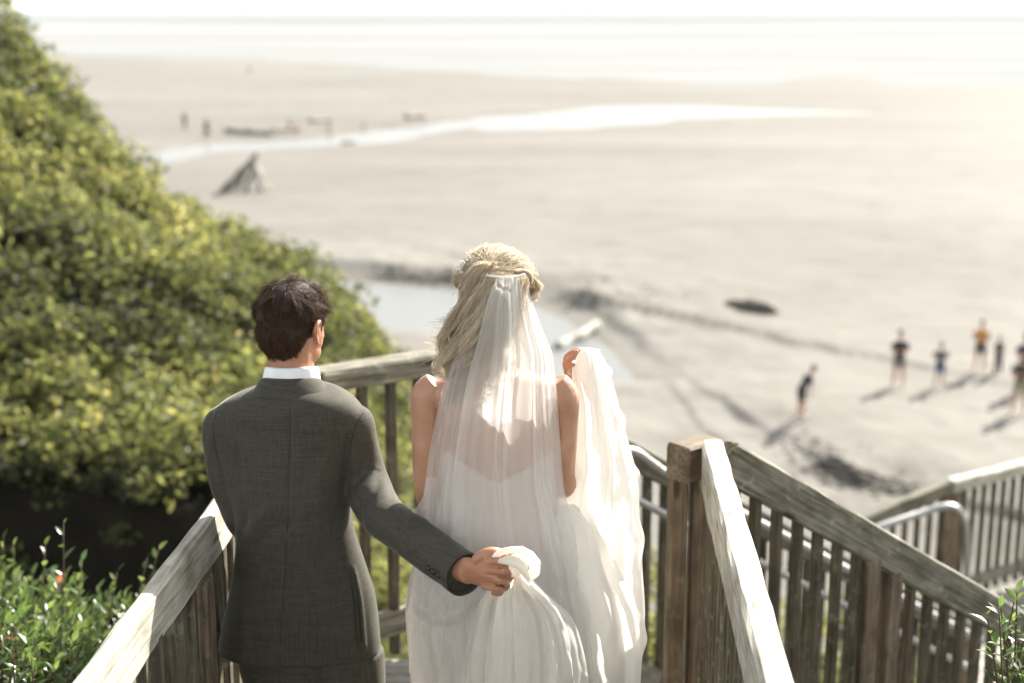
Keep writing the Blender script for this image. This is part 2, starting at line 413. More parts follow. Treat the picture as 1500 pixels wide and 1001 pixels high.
def water_mat(name, deep, rough, foam=False):
    m, nt, b = new_mat(name); L = nt.links.new
    b.inputs['Base Color'].default_value = (*deep, 1); b.inputs['Roughness'].default_value = rough; b.inputs['IOR'].default_value = 1.33
    mp = mapping(nt, 'Object', (0.5, 1.6, 1)); g = N(nt, 'ShaderNodeTexNoise', i_Scale=1.2, i_Detail=4.0); L(mp.outputs[0], g.inputs['Vector']); bump(nt, b, g.outputs[0], 0.25, 0.05)
    if foam:
        mp = mapping(nt, 'Object', (0.0022, 0.016, 1)); n1 = N(nt, 'ShaderNodeTexNoise', i_Scale=1.0, i_Detail=9.0, i_Roughness=0.62, i_Distortion=0.5); L(mp.outputs[0], n1.inputs['Vector'])
        sx = N(nt, 'ShaderNodeSeparateXYZ'); tc = nt.nodes.new('ShaderNodeTexCoord'); L(tc.outputs['Object'], sx.inputs[0])
        mr = N(nt, 'ShaderNodeMapRange'); mr.inputs['From Min'].default_value = 900; mr.inputs['From Max'].default_value = 1500; mr.inputs['To Min'].default_value = 0.19; mr.inputs['To Max'].default_value = -0.22
        L(sx.outputs[1], mr.inputs[0])
        ad = N(nt, 'ShaderNodeMath', operation='ADD'); L(n1.outputs[0], ad.inputs[0]); L(mr.outputs[0], ad.inputs[1])
        rf = ramp(nt, [(0.46, (0, 0, 0)), (0.74, (1, 1, 1))]); L(ad.outputs[0], rf.inputs[0])
        mc = N(nt, 'ShaderNodeMixRGB'); L(rf.outputs[0], mc.inputs[0]); mc.inputs[1].default_value = (*deep, 1); mc.inputs[2].default_value = (0.27, 0.272, 0.27, 1); L(mc.outputs[0], b.inputs['Base Color'])
        rr_ = ramp(nt, [(0, (rough,) * 3), (1, (0.7,) * 3)]); L(rf.outputs[0], rr_.inputs[0]); L(rr_.outputs[0], b.inputs['Roughness'])
    return m
M['sea'] = water_mat('sea_water_with_surf', (0.145, 0.16, 0.155), 0.5, True); M['sea'].node_tree.nodes['Principled BSDF'].inputs['Specular IOR Level'].default_value = 0.0
M['pool'] = water_mat('shallow_stream_water', (0.185, 0.19, 0.188), 0.3); M['pool'].node_tree.nodes['Principled BSDF'].inputs['Specular IOR Level'].default_value = 0.04  # pale base colour carries the sky reflection; specular is nearly off
xs = np.linspace(-7500, 7500, 160); ys = np.concatenate([np.linspace(150, 1500, 240), np.linspace(1540, 9200, 60)])
XX, YY = np.meshgrid(xs, ys)
swell = 0.35 * np.maximum(0, np.sin(YY / 27 + 3 * fnoise(XX, YY, 0.002, 2, 2))) ** 4 * sstep(330, 520, YY)
ZZ = -9.72 + swell; n1_, n2_ = XX.shape; ix = np.arange(n1_ * n2_).reshape(n1_, n2_)
FF = np.stack([ix[:-1, :-1], ix[:-1, 1:], ix[1:, 1:], ix[1:, :-1]], -1).reshape(-1, 4)
o = mobj('sea_water', np.stack([XX, YY, ZZ], -1).reshape(-1, 3), FF, M['sea']); tag(o, kind='structure')
def sheet(name, pts, z, mat):
    P = poly_world(pts); c = P.mean(0)
    P = c + (P - c)  # outline
    bm = bmesh.new(); vs = [bm.verts.new((p[0], p[1], z)) for p in P]; f = bm.faces.new(vs); bm.normal_update()
    if f.normal.z < 0: f.normal_flip()
    bmesh.ops.triangulate(bm, faces=bm.faces[:])
    me = bpy.data.meshes.new(name); bm.to_mesh(me); bm.free(); return tag(link(name, me, mat), kind='structure')
sheet('stream_water', [(150, 212), (300, 201), (450, 196), (600, 180), (690, 170), (780, 157), (880, 148), (1000, 146), (1150, 148), (1290, 153), (1345, 160), (1300, 169), (1150, 174), (1000, 181), (900, 188), (800, 194), (720, 198), (560, 215), (440, 221), (250, 240), (150, 246)], SAND_Z - 0.19, M['pool'])
sheet('pool_water', [(370, 380), (480, 388), (640, 400), (790, 425), (900, 470), (990, 570), (880, 575), (700, 560), (560, 520), (370, 490)], SAND_Z - 0.17, M['pool'])

# hillside: profile read at Y = 18, extruded towards the camera, steep bank at its near end
prof_px = [(-700, -260), (-400, -180), (-150, -70), (0, 15), (30, 28), (60, 75), (110, 118), (160, 178), (230, 238), (330, 312), (420, 372), (480, 415), (530, 462), (562, 512), (590, 590), (625, 700), (680, 900)]
HP = np.array([pY(x - 2, y + 32, 18.0)[[0, 2]] for x, y in prof_px])
HP[:3, 1] = [4.6, 4.2, 3.4]
def hill_h(X, Y):
    z = np.interp(X, HP[:, 0], HP[:, 1])
    z = np.where(X > HP[-1, 0], HP[-1, 1] - 1.6 * (X - HP[-1, 0]), z)
    z = z + (0.75 * fnoise(X, Y, 0.45, 21, 3) + 0.32 * fnoise(X, Y, 1.1, 23, 2)) * sstep(0.3, -2.5, X)
    k_ = np.clip((17.0 - Y) / 6.3, 0, 1.3) ** 1.5
    z = np.where(z > -1.7, z - (z + 1.7) * np.clip(k_, 0, 1), z)
    # away from the camera the slope falls off behind its crest
    z = z - 1.5 * np.maximum(0, Y - 18.3)
    # near end: a steep bank dropping into the gully
    yc = 10.7 + 0.7 * fnoise(X, Y * 0, 0.5, 31, 2)
    z = z - 3.4 * sstep(0.35, -0.55, Y - yc)
    g = -4.6 + 0.4 * fnoise(X, Y, 0.5, 41, 3)
    z = np.where(Y < yc, np.maximum(np.minimum(z, -3.2), g - 0.0 * Y), z)
    return z
def bank_h(X, Y):
    """planted bank that carries the boardwalk"""
    z = -1.25 - 0.25 * np.maximum(0, Y - 4) - 0.25 * np.maximum(0, X) * sstep(2, 5, Y) + 0.3 * fnoise(X, Y, 0.6, 51, 3)
    z = z - 0.8 * np.maximum(0, Y - 12.5)
    left = sstep(-2.4, -3.6, X) * sstep(5.0, 6.6, Y) + sstep(-0.3, -2.6, X) * sstep(6.2, 7.6, Y)
    z = z - 3.4 * np.clip(left, 0, 1)
    return z
def ground_h(X, Y):
    h = np.where(Y > 8.5, hill_h(X, Y), -99); return np.maximum(np.maximum(h, bank_h(X, Y)), SAND_Z - 1.5)
gx = np.arange(-16, 14.01, 0.16); gy = np.arange(-4, 27.01, 0.16)
GX, GY = np.meshgrid(gx, gy); GZ = ground_h(GX, GY)
a, c_ = GX.shape; ix = np.arange(a * c_).reshape(a, c_)
FF = np.stack([ix[:-1, :-1], ix[:-1, 1:], ix[1:, 1:], ix[1:, :-1]], -1).reshape(-1, 4)
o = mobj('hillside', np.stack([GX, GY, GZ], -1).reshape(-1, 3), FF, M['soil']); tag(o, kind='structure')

# leaves as small folded blades
def leaf_arrays(P, Nn, size, width, rng, rnd=None, bend=0.25):
    n = len(P)
    d = rng.normal(size=(n, 3)); ax = np.cross(Nn, d); ax /= np.linalg.norm(ax, axis=1)[:, None] + 1e-9
    sd = np.cross(ax, Nn)
    s = size[:, None]; w = (size * width)[:, None]
    base = P; tip = P + ax * s - Nn * s * bend; mid = P + ax * s * 0.45
    l = mid + sd * w * 0.5 + Nn * w * 0.18; r_ = mid - sd * w * 0.5 + Nn * w * 0.18
    V = np.stack([base, l, tip, r_], 1).reshape(-1, 3)
    k = np.arange(n)[:, None] * 4
    Fq = np.concatenate([k + np.array([[0, 1, 2]]), k + np.array([[0, 2, 3]])]).reshape(-1, 3)
    if rnd is None: rnd = rng.random(n)
    return V, Fq, np.repeat(rnd, 4)
def add_rnd(me, vals):
    at = me.attributes.new('rnd', 'FLOAT', 'POINT'); at.data.foreach_set('value', np.asarray(vals, dtype=np.float32))
def leaf_cloud(name, centers, radii, squash, nper, size, mat, seed, parent=None, width=0.55):
    rng = np.random.default_rng(seed); n = len(centers)
    C = np.repeat(centers, nper, 0); R = np.repeat(radii, nper)
    d = rng.normal(size=(n * nper, 3)); d /= np.linalg.norm(d, axis=1)[:, None]; d[:, 2] = np.abs(d[:, 2]) * 1.0 - 0.25
    rad = R * (0.72 + 0.36 * rng.random(n * nper))
    P = C + d * rad[:, None] * np.array([1, 1, squash])
    Nn = d * 0.6 + rng.normal(size=d.shape) * 0.55 + np.array([0, 0, 0.45]); Nn /= np.linalg.norm(Nn, axis=1)[:, None]
    sz = rng.uniform(size[0], size[1], n * nper)
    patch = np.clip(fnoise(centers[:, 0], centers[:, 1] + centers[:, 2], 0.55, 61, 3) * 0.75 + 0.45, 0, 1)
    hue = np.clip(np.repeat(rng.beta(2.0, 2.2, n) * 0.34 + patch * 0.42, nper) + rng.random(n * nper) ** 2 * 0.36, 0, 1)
    V, Fq, rv = leaf_arrays(P, Nn, sz, width, rng, hue)
    me = mk_mesh(name, V, Fq, smooth=False); add_rnd(me, rv)
    return link(name, me, mat, parent)
rng = np.random.default_rng(11)
n = 3900
cx = rng.uniform(-9.5, 0.4, n); cy = rng.uniform(9.9, 19.6, n)
cz = hill_h(cx, cy)
ok = (cz > -5.2)
C = np.stack([cx, cy, cz + 0.02], -1)[ok]
R = 0.12 + 0.30 * rng.random(len(C)) ** 1.6; C[:, 2] += rng.uniform(-.12, .26, len(C)) + .12 * (R > .34)
# little foliage low on the shaded near bank
keep = (hill_h(C[:, 0], C[:, 1] - 0.5) > C[:, 2] - 1.2) | (rng.random(len(C)) < 0.25)
C = C[keep]; R = R[keep]
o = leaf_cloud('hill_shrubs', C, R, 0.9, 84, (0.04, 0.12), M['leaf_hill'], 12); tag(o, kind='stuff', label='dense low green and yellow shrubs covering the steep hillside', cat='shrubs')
# brush on the bank around the stairs
n = 900
cx = rng.uniform(0.2, 9.5, n); cy = rng.uniform(7.4, 13.0, n)
okb = (cy > 6.2 + 0.55 * cx) | (cy > 11.3); cx = cx[okb]; cy = cy[okb]; n = len(cx)
C = np.stack([cx, cy, bank_h(cx, cy) + rng.uniform(0, 1.0, n) * np.where(cy > 11.3, 1.15, 1.0)], -1)
hit = (C[:, 1] > 6.2 + .55 * C[:, 0]) & (C[:, 1] < 11.2) & (C[:, 0] > 2.4)
C[hit, 2] = np.minimum(C[hit, 2], -2.75)
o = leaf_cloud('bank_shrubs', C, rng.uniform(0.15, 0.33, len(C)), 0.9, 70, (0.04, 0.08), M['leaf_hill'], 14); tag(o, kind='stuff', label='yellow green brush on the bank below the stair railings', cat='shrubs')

# ------------------------------------------------------------------ boardwalk, stairs and railings
RT = 1.07
N1 = pz(1042, 641, RT); N2 = pz(672, 509, RT); LC = pz(463, 543, RT)
yaw = math.atan2(0.032, 0.58)
fw = np.array([math.sin(yaw), math.cos(yaw), 0]); rt = np.array([fw[1], -fw[0], 0])
Lnear = LC - fw * 3.55; Rnear = N1 - fw * 2.55
PH = math.radians(57); SL = 0.61
dn = np.array([math.sin(PH), math.cos(PH), 0]); dn_r = np.array([dn[1], -dn[0], 0])
def lerp(a, b, t): return np.asarray(a) * (1 - t) + np.asarray(b) * t
Z3 = np.array([0, 0, 1.0])
def railing(name, label, A, B, w, k, floor, spacing=0.1, bw=0.038, posts=(), mat_r='wood_top', balz=0.0, off=0.0, bottom=True, group=None, seed=1, post_w=0.089, cap_ext=(0, 0)):
    """A, B: top centre of the rail ends; k rail depth (vertical), w width; floor(x)->z of the walking surface"""
    A = np.asarray(A, float); B = np.asarray(B, float); d = B - A; L = np.linalg.norm(d); u = d / L
    root = empty(name, tuple(lerp(A, B, .5) - Z3 * 1.0), label, 'railing', group)
    side = np.cross(u, Z3); side /= np.linalg.norm(side)
    hor = np.linalg.norm(d[:2]); vk = k * L / hor / 2
    beam('top_rail', A - Z3 * vk - u * cap_ext[0], B - Z3 * vk + u * cap_ext[1], w, k, M[mat_r], root, 0.009, seed=seed, wob=0.0025)
    if bottom:
        a = A + off * side; b_ = B + off * side
        a[2] = floor(a) + 0.17; b_[2] = floor(b_) + 0.17
        if abs(A[2] - B[2]) < .01: a[2] = b_[2] = floor(lerp(a, b_, .5)) + .17
        beam('bottom_rail', a, b_, 0.038, 0.11, M['wood'], root, 0.005, seed=seed + 7)
    n = int(hor / spacing); r = random.Random(seed * 13)
    meshes = {}
    for i in range(n):
        t = (i + 0.5) / n; p = lerp(A, B, t) + off * side
        z0 = floor(p) + 0.05; top = lerp(A, B, t)[2] - 2 * vk + (0.02 if off == 0 else k * .8)
        Lb = round((top - z0) / 0.05) * 0.05 + 0.02
        jit = np.array([r.uniform(-.004, .004), r.uniform(-.004, .004), 0])
        me = meshes.get((Lb, i % 3))
        if me is None: me = meshes[(Lb, i % 3)] = beam_mesh(Lb, bw, bw, 0.004, seed=i)
        beam('baluster', np.array([p[0], p[1], top - Lb]) + jit, np.array([p[0], p[1], top]), bw, bw, M['wood_b'], root, me=me, up=tuple(-side))
    for t in posts:
        p = lerp(A, B, t) + (off + .0) * side; z0 = floor(p) - 0.9
        beam('post', (p[0], p[1], z0), (p[0], p[1], lerp(A, B, t)[2] - 2 * vk + 0.015), post_w, post_w, M['wood_post'], root, 0.006, seed=int(t * 100) + seed, up=tuple(-side))
    return root
deck_hi = lambda p: 0.0
deck_lo = lambda p: -0.24
def stair_floor(p):
    t = max(0, float(np.dot(np.asarray(p)[:2] - N1[:2], dn[:2]))); return -0.24 - SL * t
LAND_Z = None
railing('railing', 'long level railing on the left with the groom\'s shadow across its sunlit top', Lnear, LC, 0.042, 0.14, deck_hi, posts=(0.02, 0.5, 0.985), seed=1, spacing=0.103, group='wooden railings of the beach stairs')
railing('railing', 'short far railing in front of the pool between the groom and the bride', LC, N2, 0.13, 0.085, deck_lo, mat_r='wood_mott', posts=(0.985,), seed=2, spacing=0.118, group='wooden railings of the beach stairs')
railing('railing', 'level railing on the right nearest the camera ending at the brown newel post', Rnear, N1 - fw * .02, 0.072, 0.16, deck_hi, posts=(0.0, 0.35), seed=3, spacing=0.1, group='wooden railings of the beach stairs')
TD = 3.4   # horizontal run of the flight
near_end = N1 + dn * TD - Z3 * SL * TD
far_end = N2 + dn * (TD + .02) - Z3 * SL * (TD + .02)
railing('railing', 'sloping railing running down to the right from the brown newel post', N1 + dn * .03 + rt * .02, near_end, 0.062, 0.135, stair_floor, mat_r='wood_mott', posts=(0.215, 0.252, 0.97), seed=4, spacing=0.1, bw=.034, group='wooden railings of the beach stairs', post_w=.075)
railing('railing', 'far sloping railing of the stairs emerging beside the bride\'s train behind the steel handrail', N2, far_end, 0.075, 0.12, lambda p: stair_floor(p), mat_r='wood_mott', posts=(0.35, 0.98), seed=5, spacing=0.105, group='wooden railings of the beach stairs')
# newel at the head of the stairs
nw = empty('newel_post', tuple(N1 - Z3), 'stout brown newel post of doubled boards capped by a mitred block', 'post')
q0 = pY(994, 668, N1[1] + 0.02); q1 = pY(1018, 668, N1[1] + 0.06)
P0 = np.array([q0[0], q0[1], 0]); P1 = np.array([q1[0] + .012, q1[1], 0])
beam('post', (P0[0], P0[1], -1.2), (P0[0], P0[1], RT - .13), .10, .058, M['wood_post'], nw, seed=31, up=(1, 0, 0))
beam('post', (P1[0], P1[1], -1.2), (P1[0], P1[1], RT - .13), .085, .046, M['wood_post'], nw, seed=32, up=(1, 0, 0))
ca = pz(984, 655, RT); cb = N1 + rt * .005 + fw * .035
beam('cap_block', (ca[0] + .022, ca[1] + .03, RT - .066), (cb[0], cb[1], RT - .066), 0.10, .125, M['wood_post'], nw, 0.01, seed=33)
# decks
def deck(name, poly, z, dirv, width=0.14, label=None):
    root = empty(name, (0, 0, z)); tag(root, kind='structure')
    P = np.array(poly); per = np.array([-dirv[1], dirv[0]])
    s = P @ per; t0 = s.min(); k = 0
    while t0 < s.max():
        c = t0 + width / 2; hits = []
        for i in range(len(P)):
            a, b_ = P[i], P[(i + 1) % len(P)]; sa, sb = a @ per - c, b_ @ per - c
            if sa * sb < 0: hits.append((a + (b_ - a) * sa / (sa - sb)) @ np.array(dirv[:2]))
        if len(hits) >= 2:
            h0, h1 = min(hits), max(hits)
            if h1 - h0 > .1:
                A = np.array(dirv[:2]) * h0 + per * c; B = np.array(dirv[:2]) * h1 + per * c
                beam('deck_board', (A[0], A[1], z - .02), (B[0], B[1], z - .02), width - .008, .038, M['wood_deck'], root, .004, seed=k)
        t0 += width; k += 1
    return root
mid = 4.55
Lm = LC - fw * 0.95; Rm_ = N1 - fw * .05
deck('walkway_deck', [tuple((Lnear - fw * .6)[:2]), tuple((Rnear - fw * .2)[:2]), tuple(Rm_[:2]), tuple(Lm[:2])], 0.0, tuple(rt[:2]))
deck('landing_deck', [tuple((Lm - fw * .1 - rt * .02)[:2]), tuple((N1 - fw * .1)[:2]), tuple((N1 + dn * .02)[:2]), tuple((N2 + dn * .03)[:2]), tuple((LC + fw * .04)[:2])], -0.24, tuple(rt[:2]))
# stairs
st = empty('staircase', tuple(N1 - Z3 * 1.5), 'grey plank stairs going down to the right between the two sloping railings', 'stairs')
ns = 11; run = TD / ns; rise = SL * run
for i in range(ns):
    a = N1 + dn * (run * (i + .5)); c = N2 + dn * (run * (i + .5) + .02); z = -0.24 - rise * (i + .85)
    for dd in (-.075, .075):
        beam('tread', np.array([a[0], a[1], z]) + dn * dd, np.array([c[0], c[1], z]) + dn * dd, .14, .04, M['wood_deck'], st, .004, seed=i)
for Q in (N1, N2):
    for off in (.05,):
        s0 = Q + dn * 0 ; 
        beam('stringer', np.array([Q[0], Q[1], -.42]), np.array([*(Q + dn * TD)[:2], -.42 - SL * TD]), .04, .24, M['wood'], st, seed=3)
# lower landing and next flight
lowz = -0.24 - SL * TD
C3 = pz(1392, 703, lowz + 1.1); print('C3', C3, 'low', lowz)
R3 = pz(1640, 642, C3[2])
L3 = pY(1225, 772, 10.4)
lf = lambda p: lowz
sl3 = (L3[2] - C3[2]) / np.hypot(*(L3 - C3)[:2])
lf2 = lambda p: C3[2] - 1.1 + sl3 * np.hypot(*(np.asarray(p)[:2] - C3[:2]))
railing('railing', 'distant sunlit railing of the lower landing at the right edge', C3, R3, 0.10, 0.10, lf, posts=(0.03, 0.6), seed=6, spacing=0.115, group='wooden railings of the beach stairs')
railing('railing', 'dark lower railing sloping down to the left behind the near balusters', C3, L3, 0.09, 0.11, lf2, mat_r='wood_mott', posts=(0.02,), seed=7, spacing=0.115, group='wooden railings of the beach stairs')
deck('lower_deck', [tuple((far_end)[:2]), tuple(near_end[:2]), tuple((near_end + dn * 2.6)[:2]), tuple(R3[:2] + np.array([.6, -1.6])), tuple(R3[:2]), tuple(C3[:2])], lowz, tuple(dn_r[:2]))

# steel handrails
def pipe(name, pts, label, r=0.021, parent=None, sub=6):
    v, f = tube(np.array(pts), r, n=12, sub=sub); o = mobj(name, v, f, M['steel'], parent)
    return o
hr = empty('handrail', tuple(N2), 'galvanised steel double pipe handrail along the far side of the stairs', 'handrail')
off = dn_r * 0.09
def on_far(t, h):
    p = N2 + dn * t + off; p = p.copy(); p[2] += h - SL * t; return p
HU, HL = -0.075, -0.275
t0 = 0.93
arch = [on_far(t0 - .20, -1.35), on_far(t0 - .20, -.9), on_far(t0 - .20, -.38), on_far(t0 - .195, -.22), on_far(t0 - .15, -.10), on_far(t0 - .06, -.052), on_far(t0 + .06, HU + .008), on_far(t0 + .2, HU), on_far(2.0, HU), on_far(TD, HU)]
pipe('upper_pipe', arch, '', parent=hr)
pipe('lower_pipe', [on_far(t0 - .17, HL + .0), on_far(t0 + .1, HL), on_far(2, HL), on_far(TD, HL)], '', r=.019, parent=hr)
for t in (1.6, 2.6):
    pipe('bracket', [on_far(t, HU), on_far(t, HL - .02)], '', r=.012, parent=hr, sub=2)
h2 = empty('handrail', tuple(C3 - Z3), 'galvanised steel pipe loop standing at the lower landing corner', 'handrail')
yy = 10.3
def q(px, py, Y=yy): return pY(px, py, Y)
v = [q(1200, 808, 9.9), q(1290, 772, 10.1), q(1350, 752, 10.25), q(1385, 742), q(1404, 748), q(1414, 770), q(1416, 800), q(1416, 860)]
v.append(np.array([v[-1][0], v[-1][1], lowz]))
pipe('upper_pipe', v, '', r=.028, parent=h2)
# ------------------------------------------------------------------ near shrubs
def big_leaf_mesh(L=0.055, w=0.022, bend=0.2):
    xs = [0, .18, .45, .75, 1.0]; ws = [0.02, .75, 1.0, .6, 0.0]
    v = []; 
    for x, a in zip(xs, ws):
        z = -bend * L * x * x
        v += [(x * L, -a * w / 2, z + a * w * .16), (x * L, 0, z), (x * L, a * w / 2, z + a * w * .16)]
    f = []
    for i in range(4):
        k = i * 3; f += [(k, k + 3, k + 4, k + 1), (k + 1, k + 4, k + 5, k + 2)]
    return np.array(v), f
def near_shrub(name, label, base, stems, seed, nobj, lsize=(0.7, 1.25)):
    """stems: list of (tip xyz, n twig leaves)"""
    rng = np.random.default_rng(seed); rnd = random.Random(seed)
    root = empty(name, tuple(base), label, 'shrub')
    tw = []; items = []
    for tip, nl in stems:
        tip = np.asarray(tip); b0 = np.array([base[0] + (tip[0] - base[0]) * .35 + rnd.uniform(-.08, .08), base[1] + (tip[1] - base[1]) * .4 + rnd.uniform(-.08, .08), base[2]])
        mid = lerp(b0, tip, .55) + rng.normal(size=3) * .04
        P = spline(np.array([b0, mid, tip]), 8); tw.append(tube(P, np.linspace(.006, .0018, len(P)), n=5))
        for i in range(nl):
            t = 1 - (i / nl) * .62; j = t * (len(P) - 1); k = min(int(j), len(P) - 2); p = lerp(P[k], P[k + 1], j - k)
            tg = P[k + 1] - P[k]; tg /= np.linalg.norm(tg)
            a = i * 2.4 + rnd.uniform(-.4, .4); sd = np.array([math.cos(a), math.sin(a), 0])
            x = tg * rnd.uniform(.35, .9) * (1.3 if t > .95 else 1) + sd * rnd.uniform(.5, 1.0) * (0.3 if t > .97 else 1); x /= np.linalg.norm(x)
            nrm = np.array([0, 0, 1.0]) + rng.normal(size=3) * .35; y = np.cross(nrm, x); y /= np.linalg.norm(y); z = np.cross(x, y)
            s = rnd.uniform(*lsize) * (0.75 if t > .95 else 1)
            items.append((p + x * .004, x, y, z, s))
    items.sort(key=lambda q: q[0][1])
    meshes = []
    for i in range(8):
        v, f = big_leaf_mesh(0.055 + .006 * (i % 3), .023 + .004 * (i % 2), .12 + .1 * (i % 4)); me = mk_mesh('leaf', v, f); add_rnd(me, [rng.random() * .86 if i < 7 else .985] * len(v)); me.materials.append(M['leaf_near']); meshes.append(me)
    pl = Vector(base)
    vis = [q for q in items]
    for q in vis[:nobj]:
        p, x, y, z, s = q
        me = meshes[min(7, int(rnd.random() * 7.01))]
        o = link('leaf', me, None, root); Mx = Matrix((Vector(x) * s, Vector(y) * s, Vector(z) * s)).transposed().to_4x4(); Mx.translation = Vector(p) - pl; o.matrix_basis = Mx
    V = []; F = []; R = []; o_ = 0
    for q in vis[nobj:]:
        p, x, y, z, s = q; v, f = big_leaf_mesh(0.055, .024, .18); v = (v[:, :1] * x + v[:, 1:2] * y + v[:, 2:] * z) * s + p
        V.append(v); F += [tuple(i + o_ for i in g) for g in f]; o_ += len(v); R += [rnd.random() * .88 if rnd.random() > .002 else .985] * len(v)
    if V:
        me = mk_mesh('foliage', np.concatenate(V), F); add_rnd(me, R); tag(link('foliage', me, M['leaf_near'], root), kind='stuff')
    v, f = joined(tw); mobj('twig', v, f, M['twig'], root)
    return root
rng = np.random.default_rng(77)
def stems_px(region, n, nl, seed):
    r = random.Random(seed); out = []
    for _ in range(n):
        px, py, Y = region(r); out.append((pY(px, py, Y), r.randint(*nl)))
    return out
def regA(r):
    Y = r.uniform(3.9, 5.6); px = r.uniform(-260, 235)
    top = np.interp(px, [-260, 0, 60, 100, 150, 200, 245], [775, 790, 822, 818, 846, 842, 866])
    # deeper stems show higher
    py = top + 8 + (5.6 - Y) * 70 + r.uniform(0, 50) + max(0, px - 150) * (5.6 - Y) * .5
    return px, py, Y
st_ = stems_px(regA, 720, (16, 26), 3)
st_ += [(pY(93, 770, 4.9), 16), (pY(20, 800, 5.2), 18), (pY(5, 792, 5.2), 16), (pY(172, 838, 5.0), 16), (pY(120, 822, 5.1), 20), (pY(232, 806, 5.3), 16), (pY(216, 818, 5.3), 14), (pY(66, 800, 5.0), 16)]
st_ = [(t, n_) for t, n_ in st_ if t[0] < -1.02 + (t[1] - 3.0) * .055 - .06]
near_shrub('shrub', 'glossy green shrub with oval leaves and a few red tips outside the left railing', (-2.0, 4.7, -1.2), st_, 5, 280)
def regB(r):
    Y = r.uniform(3.55, 3.95); px = r.uniform(1462, 1600); return px, r.uniform(880, 1010) - (px - 1462) * .2, Y
sb = stems_px(regB, 26, (12, 18), 9) + [(pY(1447, 905, 3.7), 12), (pY(1466, 890, 3.7), 12), (pY(1490, 868, 3.72), 14), (pY(1452, 945, 3.7), 10), (pY(1478, 1000, 3.7), 12)]
near_shrub('shrub', 'leafy green sprig poking in at the lower right corner', (1.52, 3.75, -.1), sb, 8, 200, (.6, 1.0))
# ------------------------------------------------------------------ the couple
from mathutils.bvhtree import BVHTree
M['skin_m'] = None
def skin_mat(name, c, sss=0.12):
    m, nt, b = new_mat(name); L = nt.links.new
    mp = mapping(nt); g = N(nt, 'ShaderNodeTexNoise', i_Scale=16.0, i_Detail=5.0); L(mp.outputs[0], g.inputs['Vector'])
    r = ramp(nt, [(0.3, tuple(x * y for x, y in zip(c, (.86, .74, .70)))), (0.7, tuple(x * 1.08 for x in c))]); L(g.outputs[0], r.inputs[0]); L(r.outputs[0], b.inputs['Base Color'])
    b.inputs['Roughness'].default_value = 0.42; b.inputs['Subsurface Weight'].default_value = sss; b.inputs['Subsurface Radius'].default_value = (0.02, 0.008, 0.004); b.inputs['Subsurface Scale'].default_value = 0.6
    g2 = N(nt, 'ShaderNodeTexNoise', i_Scale=130.0, i_Detail=4.0); L(mp.outputs[0], g2.inputs['Vector']); bump(nt, b, g2.outputs[0], 0.12, 0.002)
    return m
M['skin_m'] = skin_mat('groom_skin', (0.42, 0.215, 0.13)); M['skin_f'] = skin_mat('bride_skin', (0.44, 0.25, 0.16))
def suit_mat(name, c1, c2):
    m, nt, b = new_mat(name); L = nt.links.new
    mpa = mapping(nt, 'Object', (60, 60, 900)); ga = N(nt, 'ShaderNodeTexNoise', i_Scale=1.0, i_Detail=3.0); L(mpa.outputs[0], ga.inputs['Vector'])
    mpb = mapping(nt, 'Object', (900, 900, 55)); gb = N(nt, 'ShaderNodeTexNoise', i_Scale=1.0, i_Detail=3.0); L(mpb.outputs[0], gb.inputs['Vector'])
    mpc = mapping(nt, 'Object', (12, 12, 260)); gc = N(nt, 'ShaderNodeTexNoise', i_Scale=1.0, i_Detail=2.0); L(mpc.outputs[0], gc.inputs['Vector'])
    mpd = mapping(nt, 'Object', (260, 260, 12)); gd = N(nt, 'ShaderNodeTexNoise', i_Scale=1.0, i_Detail=2.0); L(mpd.outputs[0], gd.inputs['Vector'])
    def add(a, b_):
        n = N(nt, 'ShaderNodeMath', operation='ADD'); L(a, n.inputs[0]); L(b_, n.inputs[1]); return n.outputs[0]
    s = add(add(ga.outputs[0], gb.outputs[0]), add(gc.outputs[0], gd.outputs[0]))
    dv = N(nt, 'ShaderNodeMath', operation='DIVIDE'); dv.inputs[1].default_value = 4; L(s, dv.inputs[0])
    r = ramp(nt, [(0.38, c1), (0.62, c2)]); L(dv.outputs[0], r.inputs[0]); L(r.outputs[0], b.inputs['Base Color'])
    b.inputs['Roughness'].default_value = 0.8; b.inputs['Specular IOR Level'].default_value = 0.25
    b.inputs['Sheen Weight'].default_value = 0.25; b.inputs['Sheen Roughness'].default_value = 0.3; b.inputs['Sheen Tint'].default_value = (0.9, 0.88, 0.8, 1)
    bump(nt, b, dv.outputs[0], 0.35, 0.0015)
    return m
M['suit'] = suit_mat('grey_wool_suit', (0.034, 0.031, 0.023), (0.072, 0.067, 0.051))
M['trouser'] = suit_mat('grey_wool_trousers', (0.03, 0.027, 0.02), (0.08, 0.074, 0.058))
M['seam'] = plain('seam_groove_shade', (0.02, 0.019, 0.015), 0.9)  # dark tubes paint the shade inside the seam and vent grooves
M['button'] = plain('black_horn_button', (0.012, 0.010, 0.009), 0.3)
M['shirt'] = plain('white_shirt_cotton', (0.78, 0.80, 0.82), 0.7)
M['shoe'] = plain('brown_shoe_leather', (0.06, 0.03, 0.015), 0.35)
